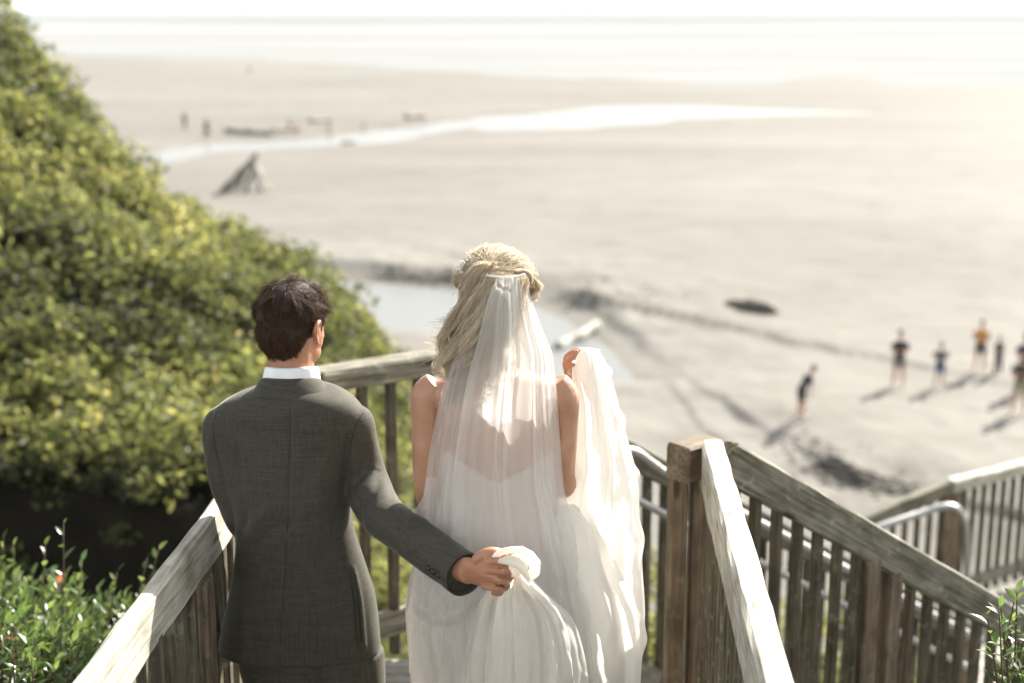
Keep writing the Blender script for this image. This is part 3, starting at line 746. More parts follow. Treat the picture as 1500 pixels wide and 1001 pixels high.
def hair_mat(name, col, rough=0.4, tl=0.3):
    m, nt, b = new_mat(name); L = nt.links.new
    hi = nt.nodes.new('ShaderNodeHairInfo'); r = ramp(nt, [(0, tuple(c * 0.45 for c in col)), (0.7, col), (1, tuple(min(1, c * 1.5) for c in col))]); L(hi.outputs['Random'], r.inputs[0]); L(r.outputs[0], b.inputs['Base Color'])
    b.inputs['Roughness'].default_value = rough; b.inputs['Specular IOR Level'].default_value = 0.45; b.inputs['Specular Tint'].default_value = (*[min(1, c * 1.6 + .15) for c in col], 1)
    tr = N(nt, 'ShaderNodeBsdfTranslucent'); L(r.outputs[0], tr.inputs['Color']); mx = N(nt, 'ShaderNodeMixShader'); mx.inputs[0].default_value = tl
    L(b.outputs[0], mx.inputs[1]); L(tr.outputs[0], mx.inputs[2]); L(mx.outputs[0], nt.nodes['Material Output'].inputs[0]); return m
M['hair_m'] = hair_mat('dark_brown_hair', (0.085, 0.048, 0.027), 0.35, 0.25); M['hair_f'] = hair_mat('blonde_hair', (0.74, 0.62, 0.47), 0.42, 0.35)
M['cap_m'] = plain('dark_hair_base', (0.022, 0.013, 0.009), 0.7); M['cap_f'] = plain('blonde_hair_base', (0.36, 0.26, 0.16), 0.6)
def cloth_mat(name, c, tl=0.35, alpha=None, rough=0.75):
    m, nt, b = new_mat(name); L = nt.links.new
    mp = mapping(nt, 'Object', (1, 1, 1)); g = N(nt, 'ShaderNodeTexNoise', i_Scale=6.0, i_Detail=5.0); L(mp.outputs[0], g.inputs['Vector'])
    r = ramp(nt, [(0.3, tuple(x * 0.93 for x in c)), (0.7, c)]); L(g.outputs[0], r.inputs[0]); L(r.outputs[0], b.inputs['Base Color'])
    b.inputs['Roughness'].default_value = rough; b.inputs['Specular IOR Level'].default_value = 0.2; b.inputs['Sheen Weight'].default_value = 0.15
    tr = N(nt, 'ShaderNodeBsdfTranslucent'); tr.inputs['Color'].default_value = (*c, 1)
    mx = N(nt, 'ShaderNodeMixShader'); mx.inputs[0].default_value = tl; L(b.outputs[0], mx.inputs[1]); L(tr.outputs[0], mx.inputs[2]); out = mx.outputs[0]
    if alpha:
        lw = N(nt, 'ShaderNodeLayerWeight'); lw.inputs['Blend'].default_value = 0.32
        rr = ramp(nt, [(0.0, (alpha[0],) * 3), (0.55, (alpha[1],) * 3), (1.0, (alpha[2],) * 3)]); L(lw.outputs['Facing'], rr.inputs[0])
        tp = N(nt, 'ShaderNodeBsdfTransparent'); m2 = N(nt, 'ShaderNodeMixShader'); L(rr.outputs[0], m2.inputs[0]); L(tp.outputs[0], m2.inputs[1]); L(out, m2.inputs[2]); out = m2.outputs[0]
    L(out, nt.nodes['Material Output'].inputs[0]); return m
M['dress'] = cloth_mat('ivory_dress_cloth', (0.88, 0.845, 0.78), 0.5)
M['train'] = cloth_mat('sunlit_train_cloth', (0.88, 0.86, 0.82), 0.5)  # same cloth as the dress, whitened for its sunlit side; dress creamed for shade
M['veil'] = cloth_mat('sheer_white_tulle', (0.88, 0.87, 0.85), 0.6, alpha=(0.34, 0.50, 0.88))

YM = 3.75; YB = 3.60
def ring(py, xl, xr, hd, Y, n=56, p=2.3, back=1.0, dz=None):
    a = pY(xl, py, Y); b = pY(xr, py, Y); c = (a + b) / 2; hw = (b[0] - a[0]) / 2
    an = np.arange(n) * 2 * PI / n; cs, sn = np.cos(an), np.sin(an)
    x = c[0] + hw * np.sign(cs) * np.abs(cs) ** (2 / p); y = Y + hd * np.sign(sn) * np.abs(sn) ** (2 / p) * np.where(sn < 0, back, 1)
    z = np.full(n, c[2])
    if dz is not None: z = z + dz(cs, sn)
    return np.stack([x, y, z], -1)
def rings_interp(rows, k, Y, **kw):
    rows = [tuple(r) + (0,) * (5 - len(r)) for r in rows]
    R = spline(np.array(rows, float), k); return [ring(r[0], r[1], r[2], r[3], Y + (r[4] if len(r) > 4 else 0), **kw) for r in R]
def ppath(pts, Y):  # (px,py,dY)
    return np.array([pY(p[0], p[1], Y + (p[2] if len(p) > 2 else 0)) for p in pts])
def bvh_of(V, F): return BVHTree.FromPolygons([tuple(v) for v in V], [tuple(int(i) for i in f) for f in F])
def hit(bvh, px, py, lift=0.0):
    d = Vector(ray(px, py)).normalized(); h = bvh.ray_cast(Vector((0, 0, CAM_H)), d)
    if h[0] is None: return None
    return np.array(h[0] + h[1] * lift * (1 if h[1].dot(d) < 0 else -1))
def surf_line(bvh, pts, lift, sub=6):
    out = [hit(bvh, x, y, lift) for x, y in spline(np.array(pts, float), sub)]
    return [p for p in out if p is not None]
def project(V):
    x = V[:, 0]; y = V[:, 1]; z = V[:, 2] - CAM_H
    zc = y * math.cos(TH) - z * math.sin(TH); yc = y * math.sin(TH) + z * math.cos(TH)
    return 750 + FPX * x / zc, 500.5 - FPX * yc / zc
def pl_dist(X, Y, pts, sub=5):
    P = spline(np.array(pts, float), sub); d, s = seg_dist(X, Y, P, False)
    return d, s
def crease(V, Nn, lines, facing=None):
    X, Y = project(V); f = np.clip(-Nn[:, 1] * 1.5, 0, 1) if facing is None else facing
    disp = np.zeros(len(V))
    for pts, amp, w in lines:
        d, s = pl_dist(X, Y, pts); P = np.array(pts, float)
        e = np.minimum(np.hypot(X - P[0][0], Y - P[0][1]), np.hypot(X - P[-1][0], Y - P[-1][1])) / (w * 2.0)
        disp += amp * (np.exp(-(d / w) ** 2)) * np.clip(0.35 + e, 0, 1) * f
    return V + Nn * disp[:, None]
def hair_obj(name, strands, r0, r1, mat, parent):
    n = len(strands); ln = [len(s) for s in strands]
    hc = bpy.data.hair_curves.new(name); hc.add_curves(ln)
    P = np.concatenate(strands).astype(np.float32)
    o = bpy.data.objects.new(name, hc); COL.objects.link(o); hc.materials.append(mat)
    pl = np.zeros(3); q = parent
    while q is not None: pl += np.array(q.location); q = q.parent
    hc.attributes['position'].data.foreach_set('vector', (P - pl).astype(np.float32).ravel())
    R = np.concatenate([np.linspace(r0, r1, k) for k in ln]).astype(np.float32)
    at = hc.attributes.get('radius') or hc.attributes.new('radius', 'FLOAT', 'POINT'); at.data.foreach_set('value', R)
    o.parent = parent; return o

# generic head in local axes (facing +Y), origin between the ears
def head_parts(sc=1.0, female=False):
    k = 0.93 if female else 1.0
    parts = [ellipsoid((0, -.012, .035), (.076, .094, .088)), ellipsoid((0, .03, -.02), (.064, .062, .085)), ellipsoid((0, .048, -.082), (.036 * k, .036, .026)), ellipsoid((.03, .03, -.065), (.03, .04, .035)), ellipsoid((-.03, .03, -.065), (.03, .04, .035)),
             tube([(0, .085, .012), (0, .102, -.018), (0, .108, -.03), (0, .09, -.04)], [.009, .012, .014, .008], n=10),
             ellipsoid((0, .088, -.058), (.022, .008, .006)), ellipsoid((0, .086, -.068), (.02, .008, .006)),
             ellipsoid((.025, .078, .022), (.022, .012, .007)), ellipsoid((-.025, .078, .022), (.022, .012, .007))]
    return [(v * sc, f) for v, f in parts]
def ear_parts(sc=1.0):
    sc_ = sc
    out = []
    for s in (-1, 1):
        pts = [(s * .074, .012, -.035), (s * .082, -.004, -.025), (s * .090, -.018, -.002), (s * .091, -.016, .018), (s * .084, .000, .026), (s * .078, .010, .012)]
        out.append(tube(np.array(pts) * sc, np.array([.005, .006, .006, .006, .006, .005]) * sc, n=8, sub=4))
        out.append(ellipsoid(np.array((s * .079, -.002, -.004)) * sc, np.array((.007, .014, .025)) * sc))
    return out
def eyes(root, Mh, name='eye'):
    for s in (-1, 1):
        v, f = xform(ellipsoid((s * .027, .069, .005), (.0115, .0115, .0115), nu=12, nv=8), Mh); mobj(name, v, f, M['shirt'], root)

# fingers: chain from root; returns closed tubes
def finger(p, r): return tube(np.array(p), np.array(r), n=10, sub=4)

# ================================================================== groom
gr = empty('person', (pY(430, 800, YM)[0], YM, 0), 'man in a grey suit with short dark hair standing seen from behind on the left', 'person')
Hm = Matrix.Translation(Vector(pY(431, 480, YM + .02))) @ Matrix.Rotation(math.radians(-35), 4, 'Z') @ Matrix.Rotation(math.radians(-6), 4, 'X')
hp = [xform(q, Hm) for q in head_parts(0.98) + ear_parts(1.06)]
neck = tube(ppath([(430, 470, .01), (428, 500, .012), (427, 528, .012), (427, 560, .012), (427, 600, .01)], YM), [.055, .060, .062, .064, .070], n=20, sub=3)
torso_in = loft(rings_interp([(572, 398, 458, .045), (600, 350, 505, .065), (660, 345, 498, .085), (760, 362, 502, .095), (860, 362, 520, .10), (950, 362, 536, .10)], 3, YM, n=40))
# right forearm and hand of the groom, gripping the gathered dress
def hx(px, py, dY): return pY(px, py, YM + dY)
wr = hx(690, 838, -.37)
armr = tube([hx(507, 622, 0), hx(517, 655, 0), hx(534, 706, -.01), hx(558, 752, -.12), hx(600, 785, -.26), hx(645, 818, -.36), hx(690, 838, -.455)], [.040, .040, .034, .034, .034, .033, .032], n=16, sub=4)
palm = tube([hx(680, 834, -.44), hx(699, 838, -.48), hx(716, 841, -.505), hx(729, 843, -.51)], [.033, .036, .038, .034], n=16, flat=.66, sub=3, up=(0, 1, 0))
hy = -.51
fg = [finger([hx(712, 824, hy), hx(733, 823, hy - .012), hx(744, 829, hy + .016), hx(741, 838, hy + .045), hx(730, 838, hy + .05)], [.0115, .0112, .0098, .0092, .008]),
      finger([hx(712, 836, hy - .008), hx(735, 837, hy - .018), hx(748, 842, hy + .012), hx(744, 850, hy + .042), hx(732, 850, hy + .05)], [.0115, .0114, .010, .0094, .008]),
      finger([hx(710, 848, hy - .005), hx(731, 850, hy - .014), hx(743, 856, hy + .012), hx(739, 862, hy + .04), hx(728, 860, hy + .048)], [.010, .0096, .0085, .008, .007]),
      finger([hx(706, 857, hy), hx(723, 861, hy - .006), hx(733, 865, hy + .014), hx(730, 869, hy + .036), hx(720, 867, hy + .042)], [.011, .0108, .0096, .009, .008]),
      finger([hx(696, 822, hy + .015), hx(713, 811, hy + .012), hx(729, 809, hy + .022), hx(742, 816, hy + .032)], [.015, .0145, .012, .0095])]
arml = tube([hx(345, 640, 0), hx(350, 700, 0), hx(362, 748, .02), hx(395, 792, .16), hx(430, 800, .27)], [.04, .036, .034, .032, .028], n=14, sub=4)
handl = [tube([hx(425, 800, .25), hx(440, 803, .31), hx(450, 808, .35)], [.03, .038, .03], n=12, flat=.5)] + [finger([hx(440 + i * 6, 800 + i * 5, .33 + i * .005), hx(455 + i * 5, 806 + i * 5, .36), hx(458 + i * 5, 818 + i * 4, .37)], [.011, .011, .009]) for i in range(4)] + [finger([hx(435, 795, .28), hx(455, 790, .33), hx(466, 797, .35)], [.014, .013, .010])]
legs = []
for px0, sgn in ((415, -1), (505, 1)):
    p = pY(px0, 960, YM); legs.append(tube([(p[0], YM, p[2] + .1), (p[0], YM, p[2] - .15), (p[0] + sgn * .01, YM + .01, .48), (p[0] + sgn * .015, YM - .02, .1)], [.085, .08, .052, .036], n=16, sub=4))
    legs.append(ellipsoid((p[0] + sgn * .015, YM + .05, .05), (.04, .11, .035)))
V, F = fuse(hp + [neck, torso_in, armr, palm] + fg + [arml] + handl + legs, 0.0032, 2, 0.5)
Nn = vnormals(V, F)
V = crease(V, Nn, [([(714, 818), (724, 822), (736, 824)], .0012, 2), ([(704, 832), (718, 834), (732, 836)], .0012, 2), ([(700, 843), (716, 846), (730, 849)], .0012, 2), ([(716, 829), (730, 830), (744, 834)], -.0028, 1.6), ([(716, 842), (730, 844), (744, 847)], -.0028, 1.6), ([(712, 853), (724, 856), (737, 859)], -.0028, 1.6), ([(735, 822), (738, 826)], .002, 3), ([(738, 836), (741, 840)], .002, 3)])
o = mobj('body', V, F, M['skin_m'], gr)
eyes(gr, Hm)

# jacket
jr = [(560, 392, 464, .040, .008), (564, 380, 476, .066, .004), (568.5, 363, 490, .088, .0), (576, 345, 506, .107), (587, 328, 520, .117), (603, 314, 531, .120), (626, 311, 531, .121), (660, 318, 522, .124), (700, 330, 514, .126), (745, 344, 514, .122), (785, 348, 521, .117), (830, 344, 535, .119), (870, 338, 547, .126), (910, 329, 554, .13), (937, 323, 557, .131), (949, 321, 558, .131)]
hem = lambda cs, sn: np.zeros_like(cs)
tor = loft(rings_interp(jr, 4, YM, n=80, p=2.35))
sl = tube(ppath([(345, 612, .0), (337, 626, .0), (336, 660, .0), (341, 705, .0), (357, 750, .02), (382, 786, .12), (412, 798, .22)], YM), [.052, .073, .070, .066, .062, .056, .052], n=30, sub=5)
sr = tube(ppath([(500, 608, .0), (507, 622, .0), (517, 655, .0), (534, 706, -.01), (558, 752, -.12), (600, 785, -.26), (645, 818, -.36), (677, 840, -.43)], YM), [.052, .074, .069, .066, .064, .058, .055, .0555], n=30, sub=5)
V, F = fuse([tor, sl, sr], 0.0048, 8, 0.5)
Nn = vnormals(V, F)
X_, Y_ = project(V)
side = sstep(560, 600, X_)
nz = np.array([mn.noise(Vector((p[0] * 7, p[1] * 7, p[2] * 3.2))) * .008 + mn.noise(Vector((p[0] * 16 + 5, p[1] * 16, p[2] * 9))) * .0022 for p in V])
V = V + Nn * nz[:, None]
V = crease(V, Nn, [
    ([(512, 640), (507, 700), (520, 760)], -0.0054, 5), ([(560, 700), (545, 726), (528, 742)], -0.0135, 7), ([(573, 722), (556, 745), (545, 760)], 0.0108, 7), ([(552, 690), (538, 712), (524, 722)], 0.0095, 6),
    ([(540, 655), (530, 690), (520, 712)], -0.0068, 6), ([(590, 742), (585, 765), (592, 790)], -0.0095, 6), ([(600, 750), (598, 780), (606, 800)], 0.0081, 7), ([(630, 775), (618, 800), (612, 815)], -0.0041, 8),
    ([(345, 660), (352, 700), (362, 745), (356, 780)], -0.0081, 6), ([(356, 690), (362, 730), (372, 760)], 0.0068, 8), ([(362, 800), (372, 770), (400, 742)], 0.0068, 9), ([(366, 820), (390, 785), (430, 765)], -0.0054, 10),
    ([(520, 700), (526, 760), (540, 820), (556, 880)], -0.0081, 5), ([(480, 640), (470, 700), (462, 760)], 0.0054, 14), ([(505, 610), (480, 650), (455, 680)], -0.0047, 12), ([(350, 615), (375, 655), (395, 690)], -0.0047, 12),
    ([(425, 575), (424, 700), (420, 800), (412, 950)], -0.0022, 2.2), ([(513, 835), (521, 880), (526, 950)], -0.0081, 2.6), ([(518, 835), (527, 880), (533, 950)], 0.0054, 4),
    ([(390, 570), (425, 577), (460, 571)], 0.0041, 5), ([(400, 880), (395, 950)], 0.0054, 12), ([(360, 870), (352, 945)], 0.0054, 9), ([(470, 860), (476, 950)], 0.0054, 14),
    ([(309, 640), (306, 690), (316, 730)], 0.0041, 6)])
jk = mobj('jacket', V, F, M['suit'], gr)
bv = bvh_of(V, F)
def seam(pts, r=.0013, name='seam'):
    L_ = surf_line(bv, pts, .0001)
    if len(L_) > 3:
        v, f = tube(L_, r, n=5); mobj(name, v, f, M['seam'], jk)
seam([(425, 580), (424, 650), (422, 760), (416, 860), (410, 945)], .0007)
seam([(533, 604), (522, 622), (514, 650), (507, 690), (505, 705)], .001)
seam([(318, 604), (312, 625), (316, 660), (324, 690)], .0009)
seam([(520, 838), (524, 870), (527, 905), (530, 940)], .0022)
seam([(524, 745), (538, 800), (545, 830)], .001)
seam([(540, 815), (547, 822), (553, 835)], .0016)
seam([(590, 822), (620, 838), (650, 856), (664, 864)], .0009)
for bx, by in ((629, 832), (636, 837), (644, 842), (652, 847)):
    p = hit(bv, bx, by, .0015)
    if p is not None:
        v, f = ellipsoid((0, 0, 0), (.0085, .004, .0085), nu=16, nv=8); d = Vector(ray(bx, by)).normalized()
        v = v @ np.array(d.to_track_quat('Y', 'Z').to_matrix()).T + p; mobj('button', v, f, M['button'], jk)
ca_, cb_ = hx(667, 832.5, -.402), hx(681.5, 842.5, -.440)
t_ = (cb_ - ca_) / np.linalg.norm(cb_ - ca_); u_ = np.cross(t_, [0, 0, 1.0]); u_ /= np.linalg.norm(u_); w_ = np.cross(u_, t_)
an = np.arange(48) * 2 * PI / 48; rr_c = []
for k_, r_ in ((0, .0550), (.25, .0562), (.6, .0565), (.97, .0566), (1.0, .0558), (.97, .0535), (.4, .0525)):
    rr_c.append(ca_ + (cb_ - ca_) * k_ + r_ * (np.cos(an)[:, None] * u_ + np.sin(an)[:, None] * w_))
v, f = loft(rr_c, cap=False); mobj('cuff', v, f, M['suit'], jk)
# collars
def band(rows, Y, name, mat, parent, th=.004, n=72, ph=0.0):
    """rows: (py at the back, cx px, rx, ry, front drop)"""
    out = []; inn = []
    for py, cxp, rx, ry, dr, dy in rows:
        c = pY(cxp, py, Y + dy); an = np.arange(n) * 2 * PI / n
        for lst, e in ((out, 0), (inn, -th)):
            x = c[0] + (rx + e) * np.cos(an); y = Y + dy + (ry + e) * np.sin(an); z = c[2] - dr * (0.5 + 0.5 * np.sin(an)) ** 1.5 
            lst.append(np.stack([x, y, z], -1))
    v, f = loft(out + inn[::-1] + [out[0]], cap=False)
    return mobj(name, v, f, mat, parent)
band([(560, 427, .082, .072, .05, .006), (545, 427, .078, .069, .045, .008), (534, 427, .0735, .068, .04, .010), (530.5, 427, .071, .067, .04, .010), (540, 427, .066, .062, .04, .010)], YM, 'shirt_collar', M['shirt'], gr, th=.003)
band([(570, 425, .115, .102, .07, .0), (562, 425.5, .102, .093, .065, .0), (553, 426, .092, .082, .06, .002), (547, 426, .085, .0735, .055, .006), (545.5, 426, .0815, .071, .055, .007), (550, 426, .080, .070, .055, .007)], YM, 'jacket_collar', M['suit'], gr, th=.005)
# trousers
tl = []
hipr = [(925, 352, 545, .11), (950, 350, 553, .12), (975, 352, 557, .122), (1000, 358, 558, .12)]
tl.append(loft(rings_interp(hipr, 4, YM, n=48)))
for px0, sgn in ((410, -1), (508, 1)):
    p = pY(px0, 975, YM); zt = p[2]
    tl.append(tube([(p[0], YM, zt + .05), (p[0], YM, zt - .12), (p[0] + sgn * .012, YM + .015, .50), (p[0] + sgn * .016, YM, .25), (p[0] + sgn * .016, YM - .01, .06)], [.098, .096, .074, .070, .072], n=26, sub=5, flat=1.08))
V, F = fuse(tl, 0.007, 5, .5); Nn = vnormals(V, F)
V = V + Nn * np.array([mn.noise(Vector((p[0] * 9, p[1] * 9, p[2] * 4))) * .008 for p in V])[:, None]
V = crease(V, Nn, [([(440, 958), (462, 975), (468, 1010)], -.012, 5), ([(400, 962), (440, 975), (462, 990)], .006, 7), ([(500, 962), (480, 975), (470, 995)], .006, 6), ([(540, 960), (545, 1000)], -.004, 4)])
mobj('trousers', V, F, M['trouser'], gr)
for px0, sgn in ((410, -1), (508, 1)):
    p = pY(px0, 975, YM); x = p[0] + sgn * .02
    v, f = fuse([ellipsoid((x, YM - .03, .045), (.038, .05, .05)), ellipsoid((x, YM + .07, .035), (.045, .12, .035)), tube([(x, YM - .07, .012), (x, YM + .18, .012)], .035, flat=.35, n=12)], .006, 4)
    v[:, 2] = np.maximum(v[:, 2], .002); mobj('shoe', v, f, M['shoe'], gr)
# hair: base and strands
inv = np.array(Hm)
capm = fuse([xform(ellipsoid((0, -.014, .043), (.087, .104, .091), nu=32, nv=20), Hm), xform(ellipsoid((0, -.046, -.01), (.072, .065, .073), nu=24, nv=16), Hm)], .005, 5)
V, F = capm; loc = (V - inv[:3, 3]) @ inv[:3, :3]
V = V + vnormals(V, F) * (noise3(loc, 22, 3) * .002)[:, None]
mobj('hair_base', V, F, M['cap_m'], gr)
rng = np.random.default_rng(4)
strands = []; crown = np.array([.012, -.062, .105])
for _ in range(90000):
    if len(strands) >= 14000: break
    d = rng.normal(size=3); d /= np.linalg.norm(d)
    low = rng.random() < .32
    c, r = ((0, -.046, -.01), (.071, .065, .075)) if low else ((0, -.014, .04), (.082, .10, .088))
    p = np.array(c) + d * np.array(r)
    if low and (p[1] > -.04 or p[2] < -.078): continue
    if not low:
        if p[2] < .0 and p[1] > -.03: continue
        if p[2] < .045 and p[1] > .035: continue
        if p[2] < -.02: continue
    n_ = d / np.array(r); n_ /= np.linalg.norm(n_)
    t = p - crown; t -= n_ * (t @ n_); t /= np.linalg.norm(t) + 1e-6
    sw = np.cross(n_, t) * .35
    q = Vector(p * 26); cn = np.array([mn.noise(q), mn.noise(q + Vector((9, 0, 0))), mn.noise(q + Vector((0, 9, 0)))])
    top = np.clip((p[2] - .02) / .08, 0, 1)
    ln = (.016 + .030 * top) * rng.uniform(.7, 1.25) if p[2] > -.03 else .014 * rng.uniform(.6, 1.3)
    dr = t * .95 + sw + n_ * (.16 + .7 * top) + cn * (.4 + .5 * top) + rng.normal(size=3) * .22; dr /= np.linalg.norm(dr)
    P = [p]; k = 6
    for i in range(k):
        q = Vector(P[-1] * 38); cn2 = np.array([mn.noise(q), mn.noise(q + Vector((5, 0, 0))), mn.noise(q + Vector((0, 5, 0)))])
        dr = dr + cn2 * .38 + np.array([0, 0, -.16]) - n_ * .16 * top; dr /= np.linalg.norm(dr); nx = P[-1] + dr * ln / k
        # keep outside the skull
        e = (nx - np.array(c)) / (np.array(r) * 1.01)
        if np.linalg.norm(e) < 1: nx = np.array(c) + e / np.linalg.norm(e) * np.array(r) * 1.01
        P.append(nx)
    strands.append(np.array(P) @ inv[:3, :3].T + inv[:3, 3])
hair_obj('hair', strands, .00042, .0002, M['hair_m'], gr)

# ================================================================== bride
br = empty('person', (pY(728, 800, YB)[0], YB, 0), 'bride with wavy blonde hair in a white dress and sheer veil seen from behind', 'person')
Hb = Matrix.Translation(Vector(pY(727, 447, YB + .01))) @ Matrix.Rotation(math.radians(-8), 4, 'Z') @ Matrix.Rotation(math.radians(-10), 4, 'X')
hp = [xform(q, Hb) for q in head_parts(0.95, True) + ear_parts(.92)]
bp = [tube(ppath([(727, 460, .0), (727, 500, -.005), (727, 535, -.015), (727, 570, -.01)], YB), [.045, .046, .05, .07], n=20, sub=3),
      loft(rings_interp([(542, 700, 756, .045), (550, 664, 792, .058), (560, 636, 820, .07), (578, 630, 826, .083), (610, 640, 818, .09), (650, 644, 814, .094), (700, 648, 812, .09), (750, 650, 812, .088), (800, 636, 826, .11), (850, 624, 838, .125), (900, 630, 834, .12)], 4, YB, n=48, p=2.15)),
      tube(ppath([(640, 562), (627, 580), (626, 620), (626, 670), (626, 712, .01), (634, 745, .06), (655, 765, .18), (672, 760, .26)], YB), [.036, .0455, .0425, .040, .036, .035, .030, .023], n=18, sub=4),
      tube(ppath([(812, 560), (823, 580), (824, 620), (822, 665), (822, 700, .015), (829, 708, .05), (834, 650, .15), (837, 590, .19), (838, 545, .19)], YB), [.036, .0445, .042, .040, .037, .036, .033, .027, .022], n=18, sub=4),
      tube(ppath([(837, 552, .19), (833, 538, .18), (835, 526, .165), (840, 519, .15)], YB), [.019, .0185, .0175, .012], n=14, flat=.75, sub=3)]
def bx(px, py, dY): return pY(px, py, YB + dY)
bp.append(finger([bx(833, 526, .16), bx(836, 518, .135), bx(842, 513.5, .115), bx(849, 513, .10)], [.0092, .0086, .0078, .0066]))
bp.append(finger([bx(830, 532, .15), bx(830, 524, .125), bx(837, 517, .10), bx(847, 516, .085)], [.0095, .0088, .0078, .0066]))
bp.append(finger([bx(831, 540, .145), bx(828, 533, .115), bx(834, 526, .09), bx(844, 524, .078)], [.0092, .0085, .0076, .0064]))
bp.append(finger([bx(833, 548, .15), bx(830, 543, .12), bx(834, 537, .10), bx(842, 534, .09)], [.0085, .0078, .007, .006]))
bp.append(finger([bx(842, 538, .19), bx(853, 526, .18), bx(854, 517, .16)], [.0115, .0105, .008]))
bp.append(tube(ppath([(672, 760, .26), (684, 762, .31), (694, 768, .34)], YB), [.023, .03, .022], n=12, flat=.5))
for i in range(4): bp.append(finger([bx(688 + i * 4, 760 + i * 5, .33), bx(698 + i * 4, 766 + i * 5, .355), bx(702 + i * 4, 776 + i * 5, .35)], [.009, .009, .0075]))
bp.append(finger([bx(682, 754, .29), bx(696, 752, .33), bx(704, 758, .35)], [.011, .010, .008]))
for sgn in (-1, 1):
    bp.append(tube([(pY(731, 880, YB)[0] + sgn * .08, YB, .95), (pY(731, 880, YB)[0] + sgn * .08, YB, .5), (pY(731, 880, YB)[0] + sgn * .08, YB - .01, .09)], [.085, .052, .035], n=14, sub=4)); bp.append(ellipsoid((pY(731, 880, YB)[0] + sgn * .08, YB + .05, .05), (.035, .10, .03)))
V, F = fuse(hp + bp, 0.0036, 2, .5); Nn = vnormals(V, F)
V = crease(V, Nn, [([(731, 560), (731, 640), (731, 740)], -.006, 9), ([(690, 590), (682, 625), (692, 655)], .006, 14), ([(772, 590), (782, 625), (770, 655)], .006, 14), ([(812, 600), (815, 625), (819, 650)], -.008, 5), ([(645, 600), (643, 625), (641, 650)], -.008, 5), ([(655, 575), (690, 590)], -.003, 9), ([(808, 575), (775, 590)], -.003, 9)])
mobj('body', V, F, M['skin_f'], br); eyes(br, Hb)
# dress: one surface with gathered folds
def dress_surface(rows, n=460, k=14):
    R = spline(np.array(rows, float), k); out = []
    for r in R: out.append(ring(r[0], r[1], r[2], r[3], YB + r[4], n=n, p=2.1))
    return out
zt = pY(731, 655, YB)[2]
rows = [(652, 645, 816, .098, 0), (675, 645, 815, .097, 0), (710, 647, 814, .095, 0), (745, 642, 818, .097, 0), (785, 624, 832, .118, -.005), (825, 606, 846, .138, -.01), (865, 597, 860, .152, -.015), (905, 595, 874, .162, -.015), (950, 599, 892, .175, -.01), (1001, 604, 905, .19, 0), (1080, 596, 918, .22, .0), (1180, 590, 925, .26, .02)]
rg = dress_surface(rows)
last = rg[-1]; c = last.mean(0)
for z, s in ((.35, 1.1), (.2, 1.22), (.08, 1.34), (.012, 1.42)):
    q_ = c + (last - c) * np.array([s, s, 1]); q_[:, 2] = z; rg.append(q_)
v, f = loft(rg, cap=False); f = np.array(f); v = np.asarray(v)
n = 460; nrow = len(rg); A = np.arange(n) * 2 * PI / n
Nn = vnormals(v, f); flip = np.sign(np.sum(Nn[: n] * (v[:n] - v[:n].mean(0)), axis=1).mean()); Nn *= flip
ang_ = np.tile(A, nrow); X_, Y_ = project(v)
low = sstep(760, 1000, Y_)
fold = (np.cos(ang_ * 13 + 1.2 * np.sin(ang_ * 3)) * .45 + np.cos(ang_ * 23 + 2 + np.sin(ang_ * 5)) * .3 + np.cos(ang_ * 41) * .12)
v = v + Nn * (low * .016 * fold)[:, None]
th_ = np.arctan2(Y_ - 838, X_ - 738); rr_ = np.hypot(Y_ - 838, X_ - 738)
pf = (1 - np.abs(np.sin(th_ * 7 + .5 * np.sin(rr_ / 40)))) ** 2 + .6 * (1 - np.abs(np.sin(th_ * 12.5 + 1.3 + .4 * np.sin(rr_ / 33)))) ** 3
bk = np.clip(-Nn[:, 1] * 1.6, 0, 1)
v = v + Nn * (pf * .014 * sstep(14, 60, rr_) * np.exp(-rr_ / 260) * bk * sstep(-0.35, 0.35, np.sin(th_)))[:, None]
v = crease(v, Nn, [
    ([(728, 868), (714, 930), (708, 1001)], -.022, 5), ([(720, 868), (703, 930), (692, 1001)], .014, 6), ([(738, 868), (730, 930), (728, 1010)], .013, 5), ([(744, 868), (742, 930), (744, 1001)], -.008, 4),
    ([(706, 868), (680, 898), (645, 904), (618, 888)], .013, 8), ([(700, 882), (672, 915), (632, 918), (604, 900)], -.011, 7), ([(690, 850), (655, 872), (622, 862), (602, 842)], .008, 9), ([(690, 885), (684, 925), (698, 960)], -.010, 5), ([(640, 915), (665, 960), (672, 1001)], .010, 8), ([(618, 930), (636, 975), (640, 1010)], -.008, 7),
    ([(770, 858), (806, 880), (828, 930), (836, 1001)], .013, 8), ([(760, 868), (790, 905), (806, 960), (808, 1001)], -.010, 6), ([(785, 845), (830, 868), (852, 905)], -.010, 7), ([(764, 872), (776, 930), (778, 1001)], .009, 6), ([(790, 830), (825, 845), (856, 850)], .006, 8),
    ([(720, 800), (690, 770), (668, 730)], .003, 9), ([(760, 800), (792, 760), (806, 715)], .003, 9), ([(664, 700), (655, 760), (640, 820)], -.003, 6)])
# neckline: low V at the back
V_ = v.reshape(nrow, n, 3); sA = np.sin(A); cA = np.cos(A)
dip = np.where(sA < 0, .075 * np.clip(1 - np.abs(cA) / .85, 0, 1), 0)
for i in range(30):
    w = 1 - i / 30.; V_[i, :, 2] -= dip * w
dr_o = mobj('dress', V_.reshape(-1, 3), f, M['dress'], br)
